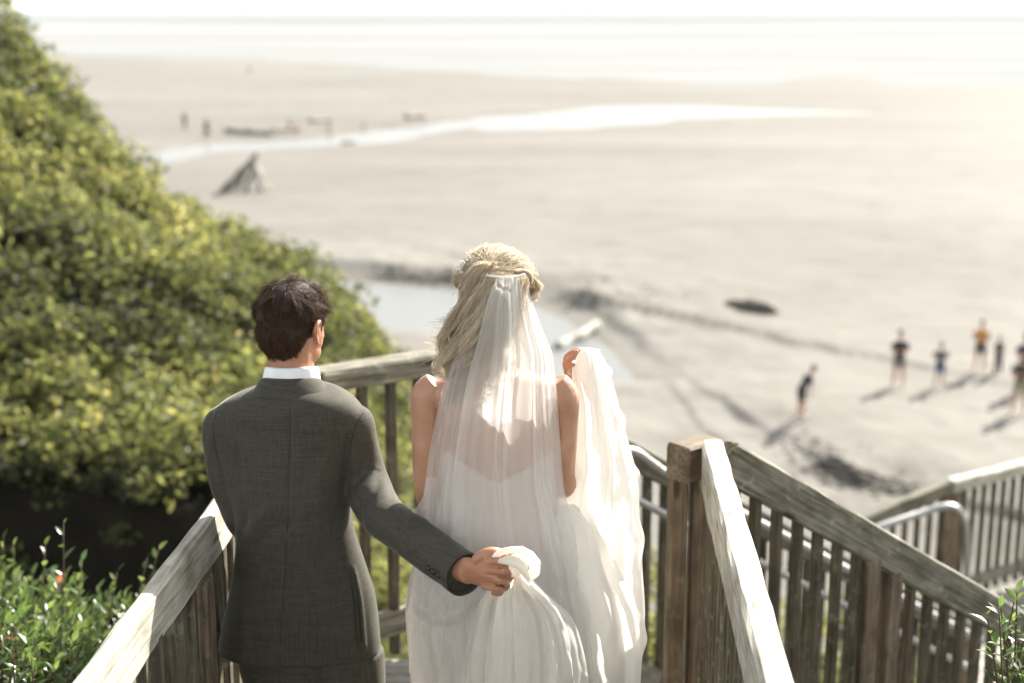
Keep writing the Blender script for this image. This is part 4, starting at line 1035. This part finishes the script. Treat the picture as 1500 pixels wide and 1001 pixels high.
# gathered bundle in his fist
def curtain(name, rows, mat, parent, seed, nf=7, amp=.03, nu=150, sub=12, dome=.1, ruff=0.0, xj=0.6, fine=.04, lines=None, crump=.0015):
    """rows: (py, xl, xr, dY, amp factor) -> pleated open cloth"""
    R = spline(np.array(rows, float), sub); r = np.random.default_rng(seed); ph = r.random(8) * 6.28
    s = np.linspace(0, 1, nu); out = []
    w1 = s + .035 * np.sin(s * 9 + ph[0]) + .02 * np.sin(s * 17 + ph[1])
    for i, q in enumerate(R):
        t = i / (len(R) - 1)
        fo = np.cos(w1 * nf * 2 * PI + ph[2] + 1.5 * t) * .5 + np.cos(w1 * nf * 1.7 * 2 * PI + ph[3] - 2 * t + .8 * math.sin(4 * t)) * .32 + np.cos(w1 * nf * 3.3 * 2 * PI + ph[4] + 2 * t) * fine
        fo = fo + .25 * np.sin(t * 9 + s * 5 + ph[5])
        sx = s + xj * .018 * q[4] * np.sin(w1 * nf * 2 * PI + ph[6] + 2 * t)
        px = q[1] + (q[2] - q[1]) * np.clip(sx, -.02, 1.02)
        e = ruff * np.maximum(0, np.sin(t * 46 + s * 3)) ** 3 * sstep(.75, 1, s) * 7 if ruff else 0
        px = px + e
        Yc = YB + q[3] + dome * (2 * s - 1) ** 2 - amp * q[4] * fo
        row = np.array([pY(px[j], q[0], Yc[j]) for j in range(nu)]); row[:, 2] = np.maximum(row[:, 2], .01 + .004 * fo)
        out.append(row)
    v = np.concatenate(out); nr_ = len(out); ix = np.arange(nr_ * nu).reshape(nr_, nu)

    F_ = np.stack([ix[:-1, :-1], ix[:-1, 1:], ix[1:, 1:], ix[1:, :-1]], -1).reshape(-1, 4)
    if crump:
        cr = np.array([(1 - abs(mn.noise(Vector((p[0] * 11, p[1] * 11, p[2] * 6))) * 2)) * .6 + (1 - abs(mn.noise(Vector((p[0] * 24 + 4, p[1] * 24, p[2] * 13))) * 2)) * .4 for p in v]); v = v - np.array([0, 1, 0]) * (cr * crump)[:, None]
    if lines:
        Nv = vnormals(v, F_); Nv *= -np.sign(Nv[:, 1:2].mean()); v = crease(v, Nv, lines, facing=1.0)
    return mobj(name, v, F_, mat, parent)
SWAG = [([(706, 866), (680, 896), (645, 904), (612, 886)], .012, 6), ([(700, 880), (672, 913), (632, 918), (604, 900)], -.010, 5), ([(690, 852), (655, 874), (622, 862), (604, 842)], .008, 6), ([(688, 885), (680, 925), (690, 965), (684, 1001)], -.012, 5), ([(650, 915), (668, 960), (670, 1005)], .012, 6), ([(630, 925), (644, 975), (646, 1010)], -.009, 5), ([(614, 910), (624, 960), (622, 1010)], .008, 5), ([(660, 700), (650, 770), (624, 830)], .005, 6), ([(800, 720), (812, 790), (836, 850)], .006, 6), ([(780, 760), (800, 820), (830, 870)], -.005, 6), ([(700, 720), (690, 780), (700, 830)], -.004, 7)]
# cloth gathered in his fist: a rolled-over fold and the fan of pleats below it
bl = [tube(ppath([(722, 818, -.345), (736, 808, -.37), (758, 805, -.375), (776, 813, -.365), (784, 826, -.35), (781, 840, -.34), (770, 849, -.33)], YB), [.010, .016, .019, .019, .017, .014, .010], n=24, sub=7, flat=.42),
      tube(ppath([(728, 826, -.36), (742, 820, -.385), (758, 826, -.39), (768, 838, -.375), (774, 849, -.35)], YB), [.010, .018, .022, .018, .008], n=24, sub=7, flat=.40)]
bl.append(ellipsoid(pY(753, 829, YB - .348), (.038, .022, .027), rot=(math.radians(-25), 'Y')))
V, F = fuse(bl, .003, 2, .5); Nn = vnormals(V, F)
V = crease(V, Nn, [([(726, 822), (745, 814), (764, 818), (777, 832)], -.007, 1.8), ([(732, 832), (752, 832), (766, 846)], -.004, 2.0), ([(735, 812), (756, 809), (772, 817)], .002, 3), ([(738, 824), (750, 824), (762, 834)], .003, 2.5)])
V = V + Nn * ((1 - np.abs(noise3(V, 30, 3)) * 2.2) * .0025)[:, None]
mobj('gathered_fold', V, F, M['dress'], dr_o)
curtain('gathered_fold', [(836, 740, 768, -.335, .2), (843, 732, 776, -.335, .35), (851, 726, 783, -.332, .45), (862, 716, 795, -.315, .6), (880, 703, 815, -.29, .8), (905, 692, 840, -.285, .9), (950, 684, 856, -.30, 1.0), (1001, 676, 864, -.315, 1.1), (1100, 668, 870, -.34, 1.2), (1290, 655, 880, -.38, 1.3)], M['dress'], dr_o, 17, crump=.010, nf=3.1, amp=.013, nu=200, dome=.085, fine=.12, lines=[([(728, 868), (714, 930), (708, 1001)], -.026, 4.5), ([(722, 868), (702, 930), (694, 1001)], .014, 6), ([(738, 868), (728, 930), (724, 1010)], .014, 5), ([(750, 858), (752, 930), (756, 1001)], -.008, 4), ([(764, 862), (790, 900), (800, 960), (802, 1001)], -.012, 5), ([(775, 860), (806, 890), (826, 940), (834, 1001)], .012, 6), ([(760, 880), (772, 940), (774, 1001)], .010, 5), ([(800, 900), (822, 925), (830, 960)], -.006, 4)])
# train held up in her right hand, three layers
tr1 = [(509, 851, 861, .15, .1), (510, 846, 869, .13, .2), (514, 842, 876, .105, .3), (524, 839, 884, .085, .5), (545, 838, 893, .06, .8), (575, 839, 902, .05, 1), (610, 840, 911, .04, 1), (650, 838, 922, .02, 1), (685, 836, 931, .005, 1), (715, 824, 936, -.02, 1), (760, 818, 938, -.035, 1), (830, 820, 942, -.045, 1.1), (900, 822, 946, -.06, 1.2), (960, 824, 942, -.08, 1.2), (1020, 828, 940, -.09, 1.2), (1120, 826, 950, -.1, 1.3), (1280, 820, 975, -.12, 1.4)]
curtain('train', tr1, M['train'], br, 3, crump=.007, nf=3.0, amp=.012, dome=.07, ruff=.8, fine=.14)
tr2 = [(a + 4, b + 3, c - 4, d + .06, e) for a, b, c, d, e in tr1]
curtain('train', tr2, M['train'], br, 8, crump=.005, nf=3.4, amp=.011, dome=.05, ruff=.6, fine=.12)
tr3 = [(738, 818, 842, -.05, .4), (770, 798, 880, -.07, .8), (830, 782, 905, -.10, 1), (900, 790, 932, -.13, 1.1), (960, 800, 938, -.15, 1.2), (1020, 806, 935, -.16, 1.2), (1150, 800, 950, -.18, 1.3), (1290, 790, 970, -.2, 1.3)]
curtain('train', tr3, M['train'], br, 15, crump=.008, nf=2.5, amp=.02, dome=.07)
# hair
inv = np.array(Hb)
V, F = fuse([xform(ellipsoid((0, -.018, .045), (.090, .104, .088), nu=32, nv=20), Hb), xform(ellipsoid((0.0, -.07, .0), (.062, .05, .07), nu=24, nv=16), Hb), xform(ellipsoid((-.045, -.045, -.01), (.045, .05, .06), nu=24, nv=16), Hb)], .005, 5)
loc = (V - inv[:3, 3]) @ inv[:3, :3]; V = V + vnormals(V, F) * (noise3(loc, 18, 5) * .003)[:, None]
mobj('hair_base', V, F, M['cap_f'], br)
rng = np.random.default_rng(9); strands = []
e_c = np.array([0, -.018, .045]); e_r = np.array([.094, .108, .094])
comb_l = np.array([.004, -.112, .075])
def slerp(a, b, t):
    w = math.acos(max(-1, min(1, float(a @ b)))); return (math.sin((1 - t) * w) * a + math.sin(t * w) * b) / (math.sin(w) + 1e-6)
for i in range(6000):
    s_ = rng.uniform(-1.75, 1.75); a = np.array([math.sin(s_), .75 - .35 * abs(s_), math.cos(s_) * .85 + .05]); a /= np.linalg.norm(a)
    b_ = np.array([rng.normal() * .16, -.83, .34 + rng.normal() * .07]); b_ /= np.linalg.norm(b_)
    t0_ = rng.uniform(0, .35); t1_ = rng.uniform(.82, 1.0) if rng.random() < .85 else rng.uniform(.5, .8); P = []
    lift = rng.uniform(0, .010) + (.012 if rng.random() < .03 else 0); nrm = rng.normal() * .4
    for k in range(12):
        t = t0_ + (t1_ - t0_) * k / 11; d = slerp(a, b_, t); p = e_c + d * (e_r + lift + .004 * math.sin(t * 9 + s_ * 4 + nrm)) 
        q = Vector(p * 22 + np.array([s_, 0, 0])); p = p + np.array([mn.noise(q), mn.noise(q + Vector((7, 0, 0))), mn.noise(q + Vector((0, 7, 0)))]) * .004 + rng.normal(size=3) * .0006
        P.append(p)
    strands.append(np.array(P) @ inv[:3, :3].T + inv[:3, 3])
def guided(pts, r0, r1, cnt, wav=.006, fr=30, tail=.5, seed=0):
    G = spline(ppath(pts, YB), 6); g = np.random.default_rng(seed); m_ = len(G)
    nl = max(4, cnt // 55); locks = [(g.random() * 6.28, math.sqrt(g.random()), g.random() * 6.28, g.uniform(.7, 1.4), g.uniform(.62, 1.0)) for _ in range(nl)]
    for i in range(cnt):
        la, lr, lp, lf, le = locks[int(g.integers(nl))]
        fly = g.random() < .07
        a = g.random() * 6.28; rad = math.sqrt(g.random()); end = int(m_ * min(1.0, le * g.uniform(tail, 1.08))); end = max(end, 8); st0 = g.integers(0, 3)
        P = []
        for k in range(st0, end):
            t = k / (m_ - 1); r = r0 + (r1 - r0) * t; spread = .50 + .10 * math.sin(t * 7 + lp)
            if fly: spread = .5 + 1.3 * t
            ox = math.cos(la) * lr * r * 1.25 + math.cos(a) * rad * r * spread; oy = math.sin(la) * lr * r + math.sin(a) * rad * r * spread * .7
            cu = wav * (0.35 + 1.6 * t) * 1.7
            q = Vector(G[k] * 14 + np.array([i * .013, lp, 0]))
            w = np.array([math.sin(t * 15 * lf + lp), .7 * math.cos(t * 15 * lf + lp), 0]) * cu + np.array([mn.noise(q), mn.noise(q + Vector((4, 0, 0))), .4 * mn.noise(q + Vector((0, 4, 0)))]) * (.010 + (.02 if fly else 0) * t)
            P.append(G[k] + np.array([ox, oy, 0]) + w)
        strands.append(np.array(P))
HB = -.06
guided([(714, 384, -.10), (703, 396, -.095), (687, 424, -.078), (674, 460, -.06), (662, 494, -.06), (657, 520, -.06), (651, 540, -.06), (655, 553, -.062), (665, 548, -.066)], .014, .012, 1000, seed=1, wav=.008)
guided([(708, 388, -.10), (697, 406, -.09), (683, 436, -.078), (669, 470, -.062), (657, 500, -.06), (652, 522, -.06), (647, 536, -.06)], .010, .010, 420, seed=31, wav=.006)
guided([(720, 390, -.095), (702, 414, -.09), (697, 452, -.08), (685, 492, -.07), (671, 528, -.066), (671, 556, -.064), (674, 576, -.064), (663, 590, -.064), (656, 580, -.06)], .016, .008, 900, seed=2, tail=.8, wav=.008)
guided([(724, 398, -0.098), (712, 430, -0.098), (702, 470, -0.093), (694, 510, -0.088), (698, 545, -0.088), (694, 572, -0.088)], .022, .022, 1500, seed=4, wav=.009)
guided([(736, 402, -0.098), (730, 440, -0.103), (724, 480, -0.098), (718, 520, -0.098), (722, 555, -0.098), (716, 580, -0.098)], .022, .022, 1500, seed=5, wav=.009)
guided([(752, 402, -0.098), (750, 440, -0.098), (744, 480, -0.098), (742, 515, -0.098), (748, 548, -0.098)], .020, .026, 1300, seed=6, wav=.008)
guided([(764, 396, -.09), (780, 408, -.06), (785, 425, -.04), (780, 440, -.05), (770, 446, -.08)], .012, .010, 450, seed=7, wav=.005)
guided([(730, 412, -.098), (748, 408, -.098), (756, 422, -.098), (745, 438, -.098), (728, 432, -.098), (722, 418, -.098)], .012, .012, 700, seed=8, wav=.003, tail=.9)
guided([(716, 412, -.098), (704, 424, -.098), (712, 442, -.098), (730, 446, -.098), (742, 452, -.098)], .012, .012, 600, seed=12, wav=.003, tail=.9)
for sd in range(14):
    g = random.Random(sd); x0 = 665 + g.random() * 20; y0 = 440 + g.random() * 60
    guided([(x0, y0, -.06), (x0 - 14, y0 + 18, -.05), (x0 - 26 - g.random() * 10, y0 + 24, -.05), (x0 - 34, y0 + 44 + g.random() * 20, -.05)], .004, .005, 5, seed=40 + sd, wav=.01)
hair_obj('hair', strands, .0004, .0002, M['hair_f'], br)
# hair vine of small pearls and leaves
pv_m = plain('pearl_silver', (0.75, 0.74, 0.72), 0.2)
vine = []; g = random.Random(3)
for i in range(26):
    t = i / 25; x = 688 - 14 * math.sin(t * 3) + g.uniform(-3, 3); y = 376 + 34 * t + g.uniform(-2, 2)
    c = pY(x, y, YB - .075 + .02 * t); vine.append(ellipsoid(c, (.0028, .0028, .0028) if i % 2 else (.0018, .002, .0052), rot=(g.random() * 3, 'Y'), nu=8, nv=6))
v, f = joined(vine); mobj('hair_vine', v, f, pv_m, br)
v, f = tube(ppath([(714, 404, -.125), (722, 405.5, -.132), (740, 407, -.137), (756, 406, -.132), (768, 402, -.12)], YB), .0032, n=8, sub=5); mobj('comb', v, f, pv_m, br)
cl = []
for i in range(14):
    a = i / 14 * 6.28; cl.append(ellipsoid(pY(716 + 7 * math.cos(a) * (1 + .3 * math.sin(3 * a)), 569 + 9 * math.sin(a), YB - .152), (.0022, .0022, .003), nu=6, nv=5))
v, f = joined(cl); mobj('lace_clasp', v, f, pv_m, br)
# veil: two sheer layers from the comb to the floor
vr = [(404, 716, 768, -.142, .12), (412, 712, 771, -.156, .2), (424, 706, 774, -.163, .3), (450, 693, 782, -.165, .5), (485, 678, 795, -.163, .75), (518, 664, 808, -.155, .9), (550, 652, 812, -.16, 1), (600, 640, 816, -.165, 1), (660, 628, 820, -.165, 1), (720, 621, 826, -.17, 1), (780, 616, 842, -.175, 1), (840, 609, 856, -.185, 1), (900, 604, 868, -.225, 1), (960, 602, 874, -.245, 1), (1020, 600, 878, -.26, 1), (1150, 594, 885, -.30, 1.2), (1290, 585, 890, -.34, 1.3)]
curtain('veil', vr, M['veil'], br, 21, crump=.0035, nf=3.6, amp=.020, nu=260, dome=.09, fine=.16, lines=SWAG)
vr2 = [(a + 1, b + 3, c + 1, d + .02, e) for a, b, c, d, e in vr]
vr2 = [(a, b + (8 if a > 480 else 0) + (10 if a > 700 else 0), c - (4 if a > 600 else 0), d, e) for a, b, c, d, e in vr2]
curtain('veil', vr2, M['veil'], br, 33, nf=5.2, amp=.012, nu=260, dome=.085, fine=.15, lines=SWAG)
# loose corner of tulle at her left elbow
curtain('veil', [(700, 624, 640, -.12, .2), (725, 620, 642, -.11, .4), (742, 611, 644, -.10, .5), (750, 604, 646, -.09, .5), (780, 616, 640, -.08, .5), (800, 622, 632, -.08, .3)], M['veil'], br, 5, nf=1.5, amp=.01, nu=40, dome=.0)
# ------------------------------------------------------------------ people, logs and rocks on the beach
def ground_at(px, py):
    """point on the modelled sand under pixel-like direction (solved on the height field)"""
    z = SAND_Z
    for _ in range(6):
        p = pz(px, py, z); z = float(sand_height(np.array([p[0]]), np.array([p[1]]))[0])
    return np.array([p[0], p[1], z])
CL = {k: plain('cloth_' + k, c, 0.85) for k, c in dict(black=(0.02, 0.02, 0.02), grey=(0.13, 0.13, 0.125), navy=(0.03, 0.04, 0.06), blue=(0.06, 0.10, 0.18), orange=(0.50, 0.25, 0.08), charcoal=(0.05, 0.05, 0.05), khaki=(0.28, 0.24, 0.16), dark_green=(0.04, 0.045, 0.03), coral=(0.6, 0.2, 0.13), brown=(0.12, 0.09, 0.06), slate=(0.10, 0.11, 0.12), floral=(0.07, 0.06, 0.055), pink=(0.5, 0.3, 0.26)).items()}
M['hair_small'] = plain('short_dark_hair', (0.03, 0.02, 0.014), 0.8)
def small_person(px, py, h, facing, label, top='black', bottom='grey', pose='stand', legs_long=False, arms='down', group=None, dress=False, deep=0):
    g0 = ground_at(px, py); s = h / 1.75
    root = empty('person', tuple(g0), label, 'person', group)
    Mz = Matrix.Translation(Vector(g0)) @ Matrix.Rotation(facing, 4, 'Z') @ Matrix.Scale(s, 4)
    lean = {'stand': 0.0, 'bend': 0.55, 'walk': .06, 'sit': .25}[pose]
    hipz = .92 if pose != 'sit' else .30
    def U(z, x=0, y=0):  # upper body point rotated forward about the hip
        c, s_ = math.cos(lean), math.sin(lean); zz = z - .92; return (x, y * c + zz * s_, hipz + zz * c - y * s_)
    st = .13 if pose == 'walk' else .02
    legs = []
    for k in (-1, 1):
        if pose == 'sit': L_ = [(k * .1, 0, hipz), (k * .14, .28, .46), (k * .13, .38, .06)]
        elif pose == 'walk': L_ = [(k * .09, 0, hipz), (k * .095, .02 + k * st * .7, .48), (k * .1, -.03 + k * st * 1.7, .06)]
        else: L_ = [(k * .09, 0, hipz), (k * .12, .02, .48), (k * .16, 0, .06)]
        legs.append((L_, tube(L_, [.085, .058, .038], n=10, sub=4), k))
    parts = [l[1] for l in legs] + [ellipsoid((l[0][-1][0], l[0][-1][1] + .06, .035), (.045, .12, .035), nu=10, nv=6) for l in legs]
    parts += [tube([U(.86), U(1.1), U(1.32), U(1.44)], [.14, .13, .165, .07], n=14, sub=4, flat=.68, up=(0, 1, 0)), tube([U(1.4), U(1.55)], .05, n=8), ellipsoid(U(1.64, 0, .01), (.075, .09, .11), nu=14, nv=10), ellipsoid(U(1.62, 0, .1), (.014, .02, .02), nu=6, nv=5)]
    sh = []
    for k in (-1, 1):
        if arms == 'down': A_ = [U(1.38, k * .17), U(1.12, k * .235), U(.88, k * .24, .06)]
        elif arms == 'folded': A_ = [U(1.38, k * .17), U(1.12, k * .25, .04), U(1.14, -k * .05, .19)]
        elif arms == 'face': A_ = [U(1.38, k * .17), U(1.18, k * .27, .1), U(1.42 if k < 0 else 1.12, k * (.30 if k < 0 else .02), .16)]
        elif arms == 'low': A_ = [U(1.38, k * .17), U(1.12, k * .2, .12), U(.92, k * .12, .30)]
        sh.append(A_); parts.append(tube(A_, [.048, .04, .028], n=8, sub=4))
        w = np.array(A_[-1]); u = w - np.array(A_[-2]); u /= np.linalg.norm(u); parts.append(tube([w, w + u * .09, w + u * .17], [.03, .036, .018], n=8, sub=2, flat=.6))
    V, F = fuse([xform(q, Mz) for q in parts], .022 * s, 2, .5); mobj('body', V, F, M['skin_f'], root)
    tp = [tube([U(.88), U(1.1), U(1.32), U(1.43)], [.16, .15, .185, .085], n=16, sub=4, flat=.7, up=(0, 1, 0))] + [tube([A_[0], lerp(A_[0], A_[1], .75)], [.066, .058], n=10) for A_ in sh]
    V, F = fuse([xform(q, Mz) for q in tp], .02 * s, 2, .5); mobj('shirt', V, F, CL[top], root)
    e = 1.0 if legs_long else .52
    bt = [ellipsoid((0, 0, hipz), (.165, .12, .10), nu=14, nv=8)]
    for L_, _, k in legs:
        P = spline(np.array(L_), 6); n_ = max(3, int(len(P) * e)); bt.append(tube(P[:n_], np.linspace(.105, .075, n_), n=12))
    if dress: bt.append(tube([(0, 0, hipz + .05), (0, 0, .5)], [.16, .22], n=16, flat=.8))
    V, F = fuse([xform(q, Mz) for q in bt], .022 * s, 2, .5); mobj('shorts' if not legs_long else 'trousers', V, F, CL[bottom], root)
    V, F = fuse([xform(q, Mz) for q in [ellipsoid(U(1.675, 0, -.015), (.084, .094, .10), nu=14, nv=10)]], .02 * s, 1); mobj('hair', V, F, M['hair_small'], root)
    return root
GB = 'people standing on the beach'
small_person(1315, 566, 1.80, PI, 'man in a black t-shirt and grey shorts standing with folded arms on the sand', 'black', 'grey', arms='folded', group=GB)
small_person(1375, 568, 1.45, PI * .85, 'smaller person in slate top and blue shorts raising an arm beside the man', 'slate', 'blue', arms='face', group=GB)
small_person(1434, 543, 1.68, PI * .9, 'person in an orange top and black shorts standing on the sand', 'orange', 'black', arms='folded', group=GB)
small_person(1461, 545, 1.20, PI * 1.1, 'child all in dark clothes next to the person in orange', 'dark_green', 'charcoal', legs_long=True, group=GB)
small_person(1497, 570, 1.85, PI, 'person in a navy top at the right edge behind the khaki shorts', 'navy', 'charcoal', group=GB, arms='folded')
small_person(1491, 606, 1.85, PI * .95, 'nearest beach person at the right edge, in a dark patterned top and khaki shorts', 'floral', 'khaki', group=GB, arms='folded')
small_person(1172, 612, 1.62, -PI * .42, 'person in navy and blue bending forward alone on the sand with legs apart', 'navy', 'black', pose='bend', arms='low')
GF = 'distant walkers near the stream'
small_person(271, 189, 1.7, .4, 'left one of two dim distant figures above the stream', 'charcoal', 'brown', pose='walk', legs_long=True, group=GF)
small_person(303, 203, 1.85, -.3, 'right one of two dim distant figures, standing at the edge of the stream', 'charcoal', 'charcoal', pose='walk', legs_long=True, group=GF)
small_person(438, 196, 1.5, 1.0, 'distant figure in a coral top crouching by the driftwood', 'coral', 'charcoal', pose='sit', legs_long=True, arms='low', group=GF)
small_person(423, 189, 1.5, -1.0, 'distant dark figure sitting on the driftwood left of the coral one', 'brown', 'brown', pose='sit', legs_long=True, arms='low', group=GF)
small_person(483, 206, 1.7, 1.2, 'faint distant figure wading in the stream right of the driftwood', 'grey', 'khaki', pose='walk', group=GF)
small_person(535, 189, 1.3, .8, 'tiny distant child in pink beyond the stream', 'pink', 'khaki', pose='sit', group=GF)
small_person(366, 106, 1.7, .8, 'lone distant figure sitting near the waterline', 'charcoal', 'brown', pose='sit', legs_long=True, group=GF)
# driftwood
def drift_mat(name, c1, c2):
    m, nt, b = new_mat(name); mp = mapping(nt, 'Object', (4, 4, 4)); g = N(nt, 'ShaderNodeTexNoise', i_Scale=2.0, i_Detail=6.0); nt.links.new(mp.outputs[0], g.inputs['Vector'])
    r = ramp(nt, [(.3, c1), (.7, c2)]); nt.links.new(g.outputs[0], r.inputs[0]); nt.links.new(r.outputs[0], b.inputs['Base Color']); b.inputs['Roughness'].default_value = .8; bump(nt, b, g.outputs[0], .5, .03); return m
M['drift_p'] = drift_mat('pale_driftwood', (0.24, 0.225, 0.195), (0.44, 0.42, 0.38)); M['drift_d'] = drift_mat('dark_driftwood', (0.04, 0.034, 0.026), (0.13, 0.11, 0.085))
M['drift_g'] = drift_mat('grey_driftwood', (0.13, 0.115, 0.095), (0.28, 0.26, 0.22))
def log(name, a, b_, r0, r1, mat, parent=None, seed=0, bend=.05, n=10):
    a = np.asarray(a, float); b_ = np.asarray(b_, float); r = np.random.default_rng(seed); L_ = np.linalg.norm(b_ - a); k = 7
    P = np.array([lerp(a, b_, i / (k - 1)) + r.normal(size=3) * bend * L_ * .2 * math.sin(i / (k - 1) * PI) for i in range(k)]); R = np.linspace(r0, r1, k) * r.uniform(.85, 1.12, k)
    v, f = tube(P, R, n=n, sub=3); v = v + r.normal(size=v.shape) * r0 * .03; o = mobj(name, v, f, mat, parent); return o
tp = empty('driftwood_shelter', tuple(ground_at(363, 280)), 'tepee of leaning driftwood logs standing on the sand', 'driftwood shelter')
apex = pY(375, 228, ground_at(363, 280)[1])
for i, (fx, fy, rr_, mt) in enumerate([(325, 279, .16, 'drift_d'), (333, 281, .10, 'drift_g'), (347, 276, .12, 'drift_g'), (360, 281, .11, 'drift_d'), (384, 281, .20, 'drift_p'), (393, 279, .17, 'drift_p'), (366, 268, .07, 'drift_g')]):
    b_ = ground_at(fx, fy); b_[2] -= .1; t = apex + RNG.normal(size=3) * .12; t = t + (t - b_) * RNG.uniform(.0, .10); log('pole', b_, t, rr_ * 1.35, rr_ * .8, M[mt], tp, seed=i)
def gl(px, py, lift=.1): p = ground_at(px, py); p[2] += lift; return p
def lone(px0, py0, px1, py1, r, mat, label, seed, lift=None, cat='log', r1=None):
    o = log('driftwood_log', gl(px0, py0, r * .6 if lift is None else lift), gl(px1, py1, r * .6 if lift is None else lift), r, r1 or r * .7, mat, None, seed); tag(o, label, cat); return o
lone(817, 516, 874, 484, .17, M['drift_p'], 'pale bare log lying in the pool just above the bride\'s raised hand', 3, r1=.18, lift=.2)
lone(332, 194, 400, 199, .30, M['drift_g'], 'long grey log at the far side of the stream left of the sitting figures', 4)
lone(400, 193, 428, 190, .35, M['drift_g'], 'short log under the sitting figures by the stream', 5)
lone(455, 180, 486, 177, .3, M['drift_g'], 'grey log beyond the stream right of the coral figure', 6)
lone(595, 175, 622, 173, .4, M['drift_g'], 'dark stump of driftwood alone beyond the stream', 7)
lone(500, 212, 520, 211, .22, M['drift_g'], 'small dark log in the stream below the wading figure', 8)
# dark low boulder in the middle of the beach
def boulder(name, px0, py0, px1, py1, hgt, label, seed, mat):
    a = ground_at(px0, py0); b_ = ground_at(px1, py1); c = (a + b_) / 2; L_ = np.linalg.norm(b_ - a) / 2; an = math.atan2(b_[1] - a[1], b_[0] - a[0])
    v, f = ellipsoid((0, 0, 0), (L_, L_ * .36, hgt), nu=36, nv=20); v = v * (1 + .35 * noise3(v, .9, seed, 3))[:, None]; v[:, 2] *= 1 - .35 * np.clip(v[:, 0] / L_, -1, 1) * .8
    v = v @ np.array(Matrix.Rotation(an, 3, 'Z')).T + c; o = mobj(name, v, f, mat); return tag(o, label, 'rock')
boulder('beach_rock', 1062, 446, 1140, 458, .42, 'low dark elongated rock lying alone on the pale sand', 3, M['drift_d'])
# clods and seaweed along the eroded banks
def clods(name, line, n, spread, size, seed, label, mat):
    r = np.random.default_rng(seed); P = spline(poly_world(line), 12); parts = []
    for i in range(n):
        q = P[r.integers(len(P))] + r.normal(size=2) * spread * np.array([1, .8]); z = float(sand_height(np.array([q[0]]), np.array([q[1]]))[0]); s_ = r.uniform(*size)
        v, f = ellipsoid((0, 0, 0), (s_ * r.uniform(.8, 1.8), s_, s_ * .55), nu=8, nv=5); parts.append((v * r.uniform(.8, 1.2, v.shape) + np.array([q[0], q[1], z + s_ * .1]), f))
    v, f = joined(parts); return tag(mobj(name, v, f, mat), label, 'seaweed', kind='stuff')
clods('seaweed', [(1200, 692), (1240, 705), (1290, 714), (1315, 720)], 220, .35, (.03, .10), 3, 'dark clods and seaweed along the eroded edge below the beach group', M['drift_d'])
clods('seaweed', [(1150, 650), (1175, 662), (1200, 676)], 90, .5, (.03, .09), 4, 'scattered dark clods left of the eroded edge', M['drift_g'])
clods('seaweed', [(840, 432), (880, 452), (900, 448), (850, 415)], 45, 1.4, (.04, .11), 5, 'clumps of wrack on the bank right of the pool', M['drift_g'])
clods('seaweed', [(560, 405), (610, 408), (650, 411)], 110, .4, (.05, .12), 6, 'dark clods painting the shade of the bank at the far edge of the pool', M['drift_d'])  # dark colour stands in for shade on the bank face
